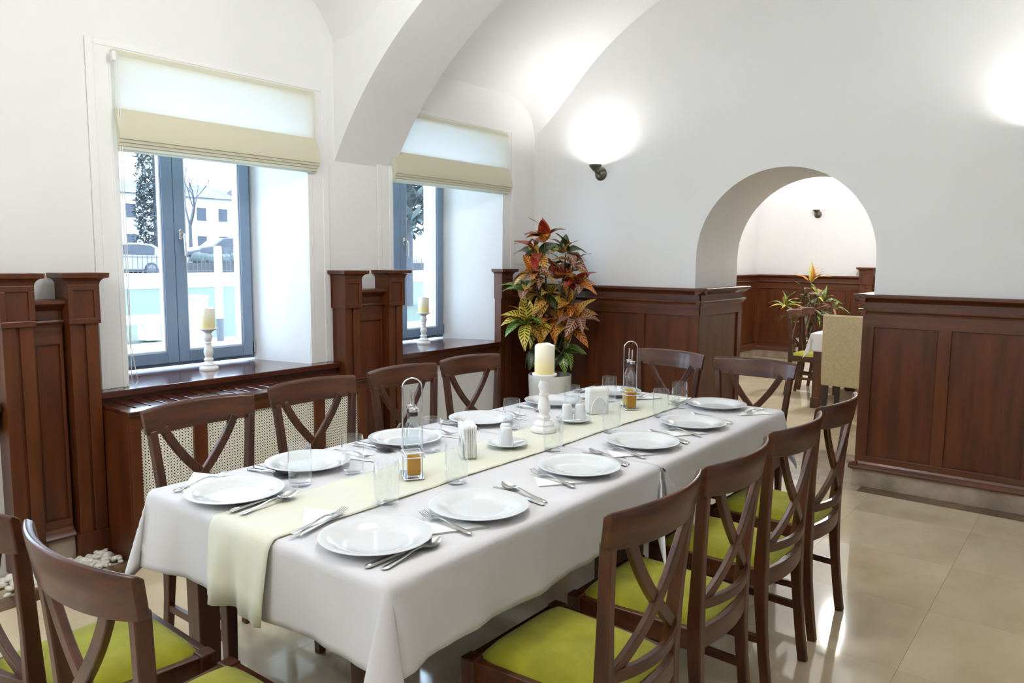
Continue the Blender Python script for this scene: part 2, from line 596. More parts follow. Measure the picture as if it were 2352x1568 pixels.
vm = MB()
nx, ny = 200, 100
for i in range(nx + 1):
    for j in range(ny + 1):
        x = XF + (XB - XF) * i / nx
        y = -0.25 + (YW + 0.25) * j / ny
        vm.v.append((x, y, vault_z(x, y)))
for i in range(nx):
    for j in range(ny):
        a = i * (ny + 1) + j
        vm.f.append((a, a + 1, a + ny + 2, a + ny + 1))
ceil_o = struct('ceiling', vm, M['plaster'], 'white barrel vault with shallow groins above the windows', smooth=60)
vm.build('vault_light_block', M['plaster'], ceil_o, smooth=60, loc=(0, 0, 0.05))  # unseen copy just above the vault, added to block outside light
MB().box(XF, Y0, 2.28, XB, -0.22, 2.36).build('aisle_ceiling', M['plaster'], ceil_o)
rb = MB()
RC, RZ, RR = 1.85, 0.86, 2.43
a0 = atan2(sqrt(RR ** 2 - 2.1 ** 2), 2.1)
ring = []
for i in range(65):
    a = a0 + (pi - 2 * a0) * i / 64
    ring.append((RC + RR * cos(a), RZ + RR * sin(a), RC + (RR + 0.42) * cos(a), RZ + (RR + 0.42) * sin(a)))
for (y, z, y2, z2) in ring:
    for x in (3.14, 3.65):
        rb.v += [(x, y, z), (x, min(y2, 4.3), z2)]
for i in range(64):
    b_ = i * 4
    rb.f += [(b_, b_ + 2, b_ + 6, b_ + 4), (b_, b_ + 4, b_ + 5, b_ + 1), (b_ + 2, b_ + 3, b_ + 7, b_ + 6), (b_ + 1, b_ + 5, b_ + 7, b_ + 3)]
rb.build('transverse_arch', M['plaster'], ceil_o, smooth=35)

# second room beyond the arch
XE = 11.5
struct('wall_2', MB().box(XE, -1.2, -0.05, XE + 0.2, 4.5, 4.0), M['plaster'], 'white end wall of the room beyond the arch')
struct('wall_3', MB().box(XB2, 4.3, -0.05, XE, 4.5, 4.0), M['plaster'], 'white side wall of the room beyond the arch')
struct('wall_4', MB().box(XB2, -1.2, -0.05, XE, -1.0, 4.0), M['plaster'])
v2 = MB()
for i in range(9):
    for j in range(49):
        y = -1.0 + 5.3 * j / 48
        v2.v.append((XB2 + (XE - XB2) * i / 8, y, 2.28 + 1.3 * sqrt(max(0, 1 - ((y - 1.65) / 2.651) ** 2))))
for i in range(8):
    for j in range(48):
        a = i * 49 + j
        v2.f.append((a, a + 1, a + 50, a + 49))
o = struct('ceiling', v2, M['plaster'], 'white vault of the room beyond the arch', smooth=60)
v2.build('vault_light_block', M['plaster'], o, smooth=60, loc=(0, 0, 0.05))  # same added light-blocking copy over the far vault

# ------------------------------------------------------------------ floor: marble slabs, brown borders, pebble bed
fl = struct('floor', MB().box(XF, Y0, -0.08, XE, 4.3, -0.022), M['grout'], 'polished beige marble floor in square slabs with brown borders')
tile_me = {}


def slab(x0, y0, x1, y1, m, name='tile', j=0.0005):
    w, h = round(x1 - x0, 4), round(y1 - y0, 4)
    key = (w, h, m.name)
    if key not in tile_me:
        tile_me[key] = MB().box(j, j, -0.021, w - j, h - j, 0).mesh('tile', m)
    return link(name, tile_me[key], fl, loc=(x0, y0, 0))


T = 0.6
xs = [-0.09 + T * i for i in range(0, 9)] + [5.106]
for i in range(len(xs) - 1):
    y = 3.51
    while y > -1.5:
        slab(xs[i], y - T, xs[i + 1], y, M['marble'])
        y -= T
MB().box(XF, Y0, -0.021, -0.092, 3.51, 0).build('tile_field', M['marble'], fl)
MB().box(-0.088, Y0, -0.021, 5.106, -1.2925, 0).build('tile_field', M['marble'], fl)
y = -1.4
while y < 3.4:
    if y + 0.65 <= 1.2 or y >= 2.44:
        slab(5.106, y, 5.245, min(y + 0.65, 3.5), M['brownmarble'], 'border_slab')
    y += 0.65
slab(5.106, 0.55, 5.245, 1.2, M['brownmarble'], 'border_slab')
slab(5.106, 2.44, 5.245, 3.15, M['brownmarble'], 'border_slab')
for y in (1.2, 1.82):
    slab(5.106, y, 5.56, y + 0.62, M['greymarble'], 'threshold_slab')
    slab(5.56, y, 6.06, y + 0.62, M['greymarble'], 'threshold_slab')
x = XB2
while x < XE - 0.1:
    y = -0.9
    while y < 4.2:
        slab(x, y, min(x + T, XE), min(y + T, 4.3), M['marble'])
        y += T
    x += T
x = -0.4
while x < 5.0:
    slab(x, 3.51, x + 0.5, 3.645, M['brownmarble'], 'border_slab')
    x += 0.5
MB().box(-0.4, 3.645, -0.02, 5.25, 3.95, -0.012).build('pebble_tray', M['grout'], fl)
pb = MB()
ico = bmesh.new()
bmesh.ops.create_icosphere(ico, subdivisions=2, radius=1)
icv = [v.co.copy() for v in ico.verts]
icf = [tuple(v.index for v in f.verts) for f in ico.faces]
ico.free()
R_ = random.Random(5)
for k in range(620):
    x = R_.uniform(0.45, 1.585) if k < 470 else R_.uniform(3.07, 3.6)
    y = R_.uniform(3.66, 3.86)
    r = R_.uniform(0.011, 0.019)
    z = -0.012 + r * 0.8 + (R_.random() ** 2) * 0.026
    q = Matrix.Rotation(R_.uniform(0, 6.3), 3, 'Z') @ Matrix.Rotation(R_.uniform(-.5, .5), 3, 'X')
    sc = (r * R_.uniform(1, 1.5), r, r * R_.uniform(.6, .9))
    pb.add([(q @ Vector((v[0] * sc[0], v[1] * sc[1], v[2] * sc[2]))) + Vector((x, y, z)) for v in icv], icf)
tag(pb.build('pebbles', M['pebble'], smooth=80), 'bed of white decorative pebbles along the foot of the window wall', 'pebbles', kind='stuff')

# ------------------------------------------------------------------ wainscot
CAPP = [(0, 1.215), (0.025, 1.215), (0.032, 1.225), (0.052, 1.238), (0.066, 1.243), (0.07, 1.248), (0.07, 1.262), (0.066, 1.265), (0, 1.265)]
RAILP = [(0, 1.135), (0.022, 1.135), (0.028, 1.148), (0.042, 1.156), (0.046, 1.163), (0.042, 1.17), (0.022, 1.172), (0, 1.172)]
BASEP = [(0, 0.112), (0.03, 0.112), (0.05, 0.118), (0.052, 0.128), (0.044, 0.14), (0.028, 0.152), (0.022, 0.165), (0, 0.165)]


def wainscot(name, label, ox, oy, rz, L, joints, e0=0, e1=0, stile=0.07, skirt=True, nm_back=0):
    """panelled dado of length L; joints = centre lines of the stiles along it; e0/e1 = mitre past the ends"""
    w = thing(name, label, None, (ox, oy, 0), rz, kind='structure')

    if nm_back:
        MB().box(0, -nm_back, 0.113, L, 0.0, 1.264).build('backing', M['wood'], w)
        MB().box(0, -nm_back, 0.0005, L, 0.0, 0.112).build('skirting_back', M['greymarble'], w)

    def run(nm, prof, m=M['woodh']):
        mx = max(p[0] for p in prof)
        MB().prism(prof, 'x', -e0 * mx, L + e1 * mx).build(nm, m, w, smooth=25)
    run('cap_moulding', CAPP)
    run('rail_moulding', RAILP)
    run('base_moulding', BASEP)
    if skirt:
        MB().box(-e0 * 0.03, 0, 0.0005, L + e1 * 0.03, 0.03, 0.112).build('skirting', M['greymarble'], w)
    t = 0.02
    MB().box(-e0 * t, 0, 1.17, L + e1 * t, t, 1.217).build('frieze', M['woodh'], w)
    MB().box(-e0 * t, 0, 1.055, L + e1 * t, t, 1.138).build('top_rail', M['woodh'], w, bevel=0.002)
    MB().box(-e0 * t, 0, 0.163, L + e1 * t, t, 0.205).build('bottom_rail', M['woodh'], w, bevel=0.002)
    prevx = None
    for jx in joints:
        a, b = max(jx - stile / 2, -e0 * t), min(jx + stile / 2, L + e1 * t)
        MB().box(a, 0, 0.205, b, t, 1.055).build('stile', M['wood'], w, bevel=0.002)
        if prevx is not None:
            p = MB()
            p.box(prevx, 0, 0.205, a, 0.004, 1.055)
            p.box(prevx + 0.008, 0.004, 0.213, a - 0.008, 0.0065, 1.047)
            p.build('panel', M['wood'], w)
        prevx = b
    return w


wainscot('trim_1', 'dark panelled wainscot on the end wall left of the arch, behind the potted croton', XB, 2.41, pi / 2, 1.54, (0.02, 0.47, 0.93, 1.505), e0=1)
wainscot('trim_2', 'dark panelled wainscot on the end wall right of the arch', XB, Y0, pi / 2, 3.435, (0.035, 0.70, 1.15, 1.665, 2.505, 2.98, 3.42), e1=1)
wainscot('trim_3', 'dark panelled wainscot lining the left jamb of the arch', XB2, 2.41, pi, 0.79, (0.015, 0.775), e0=0.95, e1=0.95, stile=0.09, nm_back=0.036)
wainscot('trim_4', 'dark panelled wainscot lining the right jamb of the arch', XB, 1.235, 0, 0.79, (0.015, 0.775), e0=0.95, e1=0.95, stile=0.09, nm_back=0.036)
wainscot('trim_5', 'dark panelled wainscot on the end wall of the far room', XE, -1.0, pi / 2, 5.3, [0.03 + 0.655 * i for i in range(9)])
wainscot('trim_6', 'dark panelled wainscot on the side wall of the far room', XE, 4.3, pi, XE - XB2, [0.03 + 0.672 * i for i in range(9)])
for nm, lb, xa, xb in (('trim_7', 'dark panelled wainscot between the two pilasters at the left edge', 1.33, 1.463), ('trim_8', 'dark panelled wainscot between the two pilasters between the windows', 3.225, 3.47),
                       ('trim_9', 'dark wainscot in the corner beside the second window', 4.875, 5.25)):
    w = wainscot(nm, lb, xb, 3.90, pi, xb - xa, (0.0, xb - xa), stile=0.03)
    MB().box(0, -0.05, 0.0, xb - xa, 0, 1.265).build('backing', M['wood'], w)


def pilaster(nm, label, x0, x1, yf, yb=YW):
    p = thing(nm, label, None, (x0, yf, 0), 0, kind='structure')
    w, d = x1 - x0, yb - yf
    MB().box(0.004, 0.012, 0.0, w - 0.004, d, 1.15).build('core', M['wood'], p)
    g = 0.007
    MB().box(0, 0, 0.13, w / 2 - g, 0.014, 1.15).build('shaft_board', M['wood'], p, bevel=0.002)
    MB().box(w / 2 + g, 0, 0.13, w, 0.014, 1.15).build('shaft_board', M['wood'], p, bevel=0.002)
    MB().box(-0.006, -0.008, 0.0, w + 0.006, d, 0.13).build('plinth', M['wood'], p, bevel=0.003)
    hb = MB().box(-0.008, -0.006, 1.15, w + 0.008, d, 1.335)
    hb.build('head_block', M['wood'], p)
    x_, f = 0.008, 0.026
    for (a, b, c, e) in ((-x_, 1.15, w + x_, 1.15 + f), (-x_, 1.335 - f, w + x_, 1.335), (-x_, 1.15 + f, -x_ + f, 1.335 - f), (w + x_ - f, 1.15 + f, w + x_, 1.335 - f)):
        MB().box(a, -0.016, b, c, -0.005, e).build('head_frame', M['wood'], p, bevel=0.0025)
    c = MB()
    n = 6
    prof = [(0.0, 1.335)] + [(0.028 * (1 - cos(pi / 2 * i / n)), 1.335 + 0.032 * sin(pi / 2 * i / n)) for i in range(1, n + 1)] + [(0.032, 1.369), (0.034, 1.39), (0.0, 1.39)]
    rings = []
    for (o_, z) in prof[:-1]:
        o_ += 0.008
        rings.append([(-o_, -0.008 - o_, z), (w + o_, -0.008 - o_, z), (w + o_, d, z), (-o_, d, z)])
    c.v = [q for r in rings for q in r]
    for i in range(len(rings) - 1):
        for k in range(4):
            c.f.append((i * 4 + k, i * 4 + (k + 1) % 4, i * 4 + 4 + (k + 1) % 4, i * 4 + 4 + k))
    c.f.append((0, 3, 2, 1))
    e = (len(rings) - 1) * 4
    c.f.append((e, e + 1, e + 2, e + 3))
    c.build('cap', M['wood'], p, smooth=30)
    return p


pilaster('trim_10', 'carved wooden pilaster at the left edge, left one of its pair', 1.195, 1.32, 3.82)
pilaster('trim_11', 'carved wooden pilaster just left of the first window', 1.473, 1.60, 3.82)
pilaster('trim_12', 'carved wooden pilaster just right of the first window', 3.10, 3.222, 3.82)
pilaster('trim_13', 'carved wooden pilaster just left of the second window', 3.475, 3.60, 3.82)
pilaster('trim_14', 'slim wooden pilaster in the corner right of the second window', 4.745, 4.87, 3.88)
pl = pilaster('trim_15', 'wooden pilaster on the end wall of the far room', 2.62, 2.79, 3.82)
pl.location = (XE - 0.13, 2.79, 0)
pl.rotation_euler = (0, 0, -pi / 2)


# ------------------------------------------------------------------ windows
def window(n, k, label):
    a, b, fa, fb = OPEN[k]
    w = thing('window_%d' % n, label, None, (0, 0, 0), 0, kind='structure')
    z0, z1 = ZS + 0.012, ZH
    y0, y1 = 4.412, 4.49
    t = 0.04
    f = MB()
    for bx in ((fa, y0, z0, fa + t, y1, z1), (fb - t, y0, z0, fb, y1, z1), (fa + t, y0, z0, fb - t, y1, z0 + t), (fa + t, y0, z1 - t, fb - t, y1, z1)):
        f.box(*bx)
    f.build('frame', M['frame'], w, bevel=0.003)
    m = (fa + fb) / 2
    s = 0.068
    for i, (sa, sb) in enumerate(((fa + 0.022, m - 0.001), (m + 0.001, fb - 0.022))):
        q = MB()
        za, zb = z0 + 0.022, z1 - 0.022
        ya, yb = 4.388, 4.455
        for bx in ((sa, ya, za, sa + s, yb, zb), (sb - s, ya, za, sb, yb, zb), (sa + s, ya, za, sb - s, yb, za + s), (sa + s, ya, zb - s, sb - s, yb, zb)):
            q.box(*bx)
        sash = q.build('sash', M['frame'], w, bevel=0.004)
        MB().box(sa + s, 4.42, za + s, sb - s, 4.424, zb - s).build('pane', M['pane'], sash)
        bd = MB()
        g = 0.011
        for bx in ((sa + s, 4.398, za + s, sa + s + g, 4.42, zb - s), (sb - s - g, 4.398, za + s, sb - s, 4.42, zb - s), (sa + s + g, 4.398, za + s, sb - s - g, 4.42, za + s + g), (sa + s + g, 4.398, zb - s - g, sb - s - g, 4.42, zb - s)):
            bd.box(*bx)
        bd.build('bevel_glint_strip', M['trimwhite'], sash, bevel=0.003)  # white strip painting in the light caught on the sash's inner bevel
        if i == 1:
            h = MB()
            hx, hz = sa + 0.034, 1.60
            h.lathe([(0.001, 0), (0.014, 0.0), (0.015, 0.006), (0.013, 0.01), (0.001, 0.01)], 16, (hx, 4.388, hz), 'y', 1, 1)
            h.v = [(p[0], 4.388 - (p[1] - 4.388), hz + (p[2] - hz) * 2.2) for p in h.v]
            h.tube([(hx, 4.38, hz), (hx, 4.345, hz), (hx, 4.335, hz - 0.012)], 0.008, 8)
            h.tube([(hx, 4.337, hz - 0.004), (hx + 0.002, 4.332, hz - 0.06), (hx + 0.004, 4.336, hz - 0.125)], 0.0085, 8, [1, 1.1, 0.8])
            h.build('handle', M['chrome'], sash, smooth=40)
            hg = MB().cbox((sb + 0.012, 4.395, za + 0.05), (0.014, 0.016, 0.07))
            hg.build('hinge', M['steel'], sash, bevel=0.003)
    return w


def sill_and_trim(w, k, xa, xb, tl, tr):
    a, b, fa, fb = OPEN[k]
    MB().prism([(xa, 3.865), (xb, 3.865), (xb, YW), (b, YW), (fb, 4.412), (fa, 4.412), (a, YW), (xa, YW)], 'z', ZS - 0.034, ZS).build('sill', M['sillwood'], w, bevel=0.004)
    MB().box(xa, 3.90, ZS - 0.125, xb, YW, ZS - 0.034).build('apron', M['woodh'], w, bevel=0.002)
    zt = 2.52
    tm = MB()
    for (i0, i1, dpt) in ((0.0, 1.0, 0.006), (0.0, 0.28, 0.010), (0.78, 1.0, 0.010)):
        yl = YW - dpt
        la, lb = tl + (a - tl) * i0, tl + (a - tl) * i1
        ra, rb_ = tr + (b - tr) * i1, tr + (b - tr) * i0
        ha, hb = zt - 0.10 * i1, zt - 0.10 * i0
        tm.box(la, yl, ZS, lb, YW, hb)
        tm.box(ra, yl, ZS, rb_, YW, hb)
        tm.box(lb, yl, ha, ra, YW, hb)
    tm.build('architrave', M['trimwhite'], w, bevel=0.003)


w1 = window(1, 2, 'grey framed double casement window on the left, over the radiator cover')
sill_and_trim(w1, 2, 1.608, 3.092, 1.655, 3.085)
w2 = window(2, 3, 'grey framed casement window further back, beside the potted croton')
sill_and_trim(w2, 3, 3.608, 4.74, 3.49, 4.985)
w0 = window(3, 1, 'grey framed casement window beyond the left edge')
sill_and_trim(w0, 1, -0.26, 1.19, -0.21, 1.215)
w00 = window(4, 0, 'grey framed casement window at the far left end of the wall')
sill_and_trim(w00, 0, -2.1, -0.63, -2.07, -0.65)


# ------------------------------------------------------------------ roman blinds
def blind(label, xa, xb, cord=True):
    t = thing('roman_blind', label, 'blind', ((xa + xb) / 2, 3.92, 2.46), 0, 'cream roman blinds on the window wall')
    h = (xb - xa) / 2
    MB().cbox((0, 0.004, 0.005), (2 * h, 0.022, 0.028)).build('headrail', M['blind'], t, bevel=0.003)
    f = MB()
    n = 24
    for i in range(n + 1):
        x = -h + 2 * h * i / n
        f.v += [(x, -0.006, -0.008), (x, -0.010 + 0.003 * sin(i * 1.7), -0.14), (x, -0.007, -0.265)]
    for i in range(n):
        f.f += [(3 * i, 3 * i + 3, 3 * i + 4, 3 * i + 1), (3 * i + 1, 3 * i + 4, 3 * i + 5, 3 * i + 2)]
    f.build('fabric', M['blind'], t, smooth=60)
    # gathered folds: the front flap, then three tucks peeping out below
    for q in range(4):
        dz, y_in = -0.016 * q, 0.012 * q
        prof = [(-0.007, -0.262), (-0.030 + y_in * .3, -0.31), (-0.052 + y_in * .6, -0.39 + dz), (-0.050 + y_in * .6, -0.412 + dz), (-0.036 + y_in * .6, -0.415 + dz),
                (-0.016 + y_in * .2, -0.36), (-0.001, -0.29), (-0.001, -0.262)]
        MB().prism([(p[0] + 0.003 * q, p[1]) for p in prof], 'x', -h + 0.002 * q - 0.004, h - 0.002 * q + 0.004).build('fold', M['blind'], t, smooth=50)
    bar = MB().cbox((0, 0.004, -0.462), (2 * h - 0.02, 0.012, 0.018))
    bar.build('bottom_bar', M['blind'], t, bevel=0.003)
    if cord:
        c = MB()
        c.tube([(-h + 0.012, -0.03, 0.0), (-h + 0.02, -0.02, -0.8), (-h + 0.03, 0.01, -1.45), (-h + 0.055, 0.02, -1.60), (-h + 0.062, 0.02, -1.635), (-h + 0.05, 0.02, -1.652), (-h + 0.028, 0.015, -1.64), (-h + 0.022, 0.0, -1.5), (-h + 0.008, -0.02, -0.8), (-h + 0.004, -0.03, 0.0)], 0.0022, 6)
        c.build('pull_cord', M['cord'], t, smooth=60)
        MB().cbox((-h - 0.004, -0.02, -0.02), (0.02, 0.03, 0.045)).build('cord_bracket', M['cord'], t, bevel=0.004)
    return t


blind('cream roman blind half drawn up on the nearer, left window', 1.772, 2.968)
blind('cream roman blind on the farther window, partly behind the vault arch', 3.605, 4.868, cord=False)

# ------------------------------------------------------------------ radiator cover
rc = thing('radiator_cover', 'dark wooden radiator cover with slatted top and cream perforated front below the first window', 'radiator cover', (1.605, 3.55, 0))
LW = 1.435
for x in (0.0, LW - 0.025):
    MB().box(x + (0.0006 if x == 0 else -0.0006), 0.026, 0.002, x + 0.025, 0.395, 0.7245).build('side_panel', M['wood'], rc, bevel=0.002)
tf = MB().box(-0.012, -0.014, 0.725, LW + 0.012, 0.075, 0.747)
tf.build('front_edge', M['sillwood'], rc, bevel=0.005)
MB().box(0.0, 0.005, 0.655, LW, 0.025, 0.725).build('top_rail', M['woodh'], rc, bevel=0.002)
MB().box(0.0, 0.005, 0.002, LW, 0.025, 0.12).build('bottom_rail', M['woodh'], rc, bevel=0.002)
for a, b in ((0.0, 0.05), (0.315, 0.385), (1.05, 1.12), (1.372, LW)):
    MB().box(a, 0.0, 0.12, b, 0.025, 0.655).build('stile', M['wood'], rc, bevel=0.002)
sl = MB().box(0.005, 0.075, 0.727, 0.068, 0.392, 0.744).mesh('slat', M['sillwood'])
for i in range(19):
    link('slat', sl, rc, loc=(i * 0.0755 - 0.002, 0, 0), bevel=0.002)
MB().box(0.025, 0.12, 0.10, LW - 0.025, 0.13, 0.70).build('painted_shade_back', M['darkback'], rc)  # near-black sheet standing in for the shade inside the cover


def perforated(x0, x1, z0, z1, y):
    p = 0.0152
    nx_, nz_ = round((x1 - x0) / p), round((z1 - z0) / p)
    px_, pz_ = (x1 - x0) / nx_, (z1 - z0) / nz_
    q = MB()
    h, c = 0.0044, 0.0024
    for i in range(nx_):
        for j in range(nz_):
            ax, az = x0 + i * px_, z0 + j * pz_
            mx_, mz_ = ax + px_ / 2, az + pz_ / 2
            o = [(ax + c, az), (ax + px_ - c, az), (ax + px_, az + c), (ax + px_, az + pz_ - c), (ax + px_ - c, az + pz_), (ax + c, az + pz_), (ax, az + pz_ - c), (ax, az + c)]
            d = [(mx_, mz_ - h), (mx_ + h, mz_), (mx_, mz_ + h), (mx_ - h, mz_)]
            q.add([(u, y, v) for u, v in o + d], [(0, 1, 8), (1, 2, 9, 8), (2, 3, 9), (3, 4, 10, 9), (4, 5, 10), (5, 6, 11, 10), (6, 7, 11), (7, 0, 8, 11)])
    return q


for a, b in ((0.05, 0.315), (0.385, 1.05), (1.12, 1.372)):
    perforated(a, b, 0.12, 0.655, 0.018).build('perforated_sheet', M['mesh'], rc)


# ------------------------------------------------------------------ wall sconces (and their own lamps)
def sconce(label, loc, rz, power):
    t = thing('wall_sconce', label, 'sconce', loc, rz, 'dark bronze uplight sconces')
    # local -x points out of the wall
    MB().lathe([(0.052, 0.0), (0.054, 0.006), (0.050, 0.012), (0.042, 0.016), (0.030, 0.028), (0.018, 0.034), (0.001, 0.036)], 24, (0, 0, 0), '-x').build('wall_plate', M['bronze'], t, smooth=35)
    a = MB()
    a.tube([(-0.03, 0, -0.004), (-0.055, 0, -0.002), (-0.075, 0, 0.006), (-0.085, 0, 0.02)], 0.012, 10)
    a.build('arm', M['bronze'], t, smooth=40)
    MB().lathe([(0.012, 0.012), (0.018, 0.016), (0.030, 0.030), (0.046, 0.050), (0.050, 0.056), (0.050, 0.064), (0.046, 0.064), (0.045, 0.056), (0.026, 0.034), (0.014, 0.022), (0.001, 0.022)], 24, (-0.09, 0, 0)).build('cup_shade', M['bronze'], t, smooth=35)
    MB().lathe([(0.001, 0.024), (0.009, 0.026), (0.013, 0.034), (0.013, 0.042), (0.008, 0.050), (0.001, 0.052)], 12, (-0.09, 0, 0)).build('bulb', M['bulb'], t, smooth=60)
    l = bpy.data.lights.new('sconce_lamp', 'SPOT')
    l.energy = power
    l.color = LAMP_COL
    l.spot_size = radians(172)
    l.spot_blend = 1.0
    l.shadow_soft_size = 0.03
    lo = bpy.data.objects.new('sconce_lamp', l)
    C.objects.link(lo)
    lo.parent = t
    lo.location = (-0.09, 0, 0.075)
    lo.rotation_euler = (pi, 0, 0)
    return t


SP = 21
sconce('dark bronze uplight sconce on the end wall between croton and arch', (XB, 3.28, 2.155), 0, SP)
sconce('dark bronze uplight sconce on the end wall right of the arch, at the right edge', (XB, 0.335, 2.155), 0, SP)
sconce('small bronze sconce seen through the arch on the far room end wall', (XE, 3.44, 2.15), 0, SP * 3.6)
for (x, y, rz, wh) in ((XF, 3.2, pi, 'left end of the wall behind the camera'), (XF, 0.5, pi, 'right end of the wall behind the camera'), (0.2, Y0, -pi / 2, 'near end of the aisle wall'), (2.4, Y0, -pi / 2, 'middle of the aisle wall'), (4.4, Y0, -pi / 2, 'far end of the aisle wall'),
                       (XB2, 3.4, pi, 'back of the pier inside the far room'), (8.8, 4.3, pi / 2, 'side wall of the far room'), (8.8, -1.0, -pi / 2, 'right hand wall of the far room')):
    sconce('unseen bronze sconce added for fill light on the ' + wh, (x, y, 2.155 if y > Y0 else 1.85), rz, SP * (1.5 if x > 6 else 1.0))  # unseen sconces, added to fill both rooms with light


# ------------------------------------------------------------------ pendant lamps under the vaults, above the frame; dining room pair added for fill
def pendant(label, loc, top, power, rad=0.22):
    t = thing('pendant_lamp', label, 'lamp', loc, 0, 'pendant lamps under the vaults')
    MB().lathe([(0.001, top - loc[2]), (0.05, top - loc[2] - 0.005), (0.05, top - loc[2] - 0.03), (0.008, top - loc[2] - 0.05), (0.008, 0.02), (0.03, 0.0), (0.03, -0.03), (0.001, -0.04)], 16).build('stem', M['bronze'], t, smooth=35)
    for k in range(4):
        a = 2 * pi * k / 4 + 0.5
        p = Vector((cos(a), sin(a), 0))
        ar = MB().tube([p * 0.02, p * 0.12 + Vector((0, 0, -0.05)), p * 0.2 + Vector((0, 0, -0.02)), p * 0.22 + Vector((0, 0, 0.02))], 0.008, 8).build('arm', M['bronze'], t, smooth=40)
        MB().lathe([(0.001, 0.02), (0.03, 0.03), (0.05, 0.07), (0.048, 0.11), (0.03, 0.14), (0.001, 0.145)], 16, tuple(p * 0.22)).build('globe', M['bulb'], ar, smooth=60)
    l = bpy.data.lights.new('pendant_light', 'POINT')
    l.energy = power
    l.color = (0.94, 0.975, 1.0)
    l.shadow_soft_size = rad
    o = bpy.data.objects.new('pendant_light', l)
    C.objects.link(o)
    o.parent = t
    o.location = (0, 0, -0.16)


PP = 44
pendant('unseen four globe pendant lamp added for fill light over the dining table', (2.0, 1.85, 2.95), 3.58, PP)  # this lamp and the next are added out of view to brighten the room
pendant('unseen four globe pendant lamp added for fill light behind the camera', (-1.0, 1.85, 2.95), 3.58, PP)
pendant('four globe pendant lamp in the far room', (8.8, 2.24, 2.85), 3.5, PP * 2.4, 0.07)
# ------------------------------------------------------------------ dining tables and cloths
def table(label, x0, x1, y0, y1):
    t = thing('dining_table', label, 'table', ((x0 + x1) / 2, (y0 + y1) / 2, 0), 0, 'the two tables pushed together')
    hx, hy = (x1 - x0) / 2, (y1 - y0) / 2
    MB().box(-hx, -hy, 0.722, hx, hy, 0.754).build('tabletop', M['darkwood'], t, bevel=0.003)
    MB().box(-hx + 0.05, -hy + 0.05, 0.64, hx - 0.05, -hy + 0.075, 0.722).box(-hx + 0.05, hy - 0.075, 0.64, hx - 0.05, hy - 0.05, 0.722).box(-hx + 0.05, -hy + 0.075, 0.64, -hx + 0.075, hy - 0.075, 0.722).box(hx - 0.075, -hy + 0.075, 0.64, hx - 0.05, hy - 0.075, 0.722).build('apron', M['chairh'], t)
    for sx in (-1, 1):
        for sy in (-1, 1):
            MB().sweep([(sx * (hx - 0.075), sy * (hy - 0.14), 0.0), (sx * (hx - 0.075), sy * (hy - 0.14), 0.722)], rectsec(0.075, 0.075), (0, 1, 0), [0.85, 1.0]).build('leg', M['chair'], t, bevel=0.004)
    return t


TY0, TY1 = 1.205, 2.268
table('dark wooden table under the nearer white cloth', 1.082, 2.340, TY0 + 0.004, TY1 - 0.004)
table('dark wooden table under the farther white cloth', 2.362, 3.612, TY0 + 0.004, TY1 - 0.004)


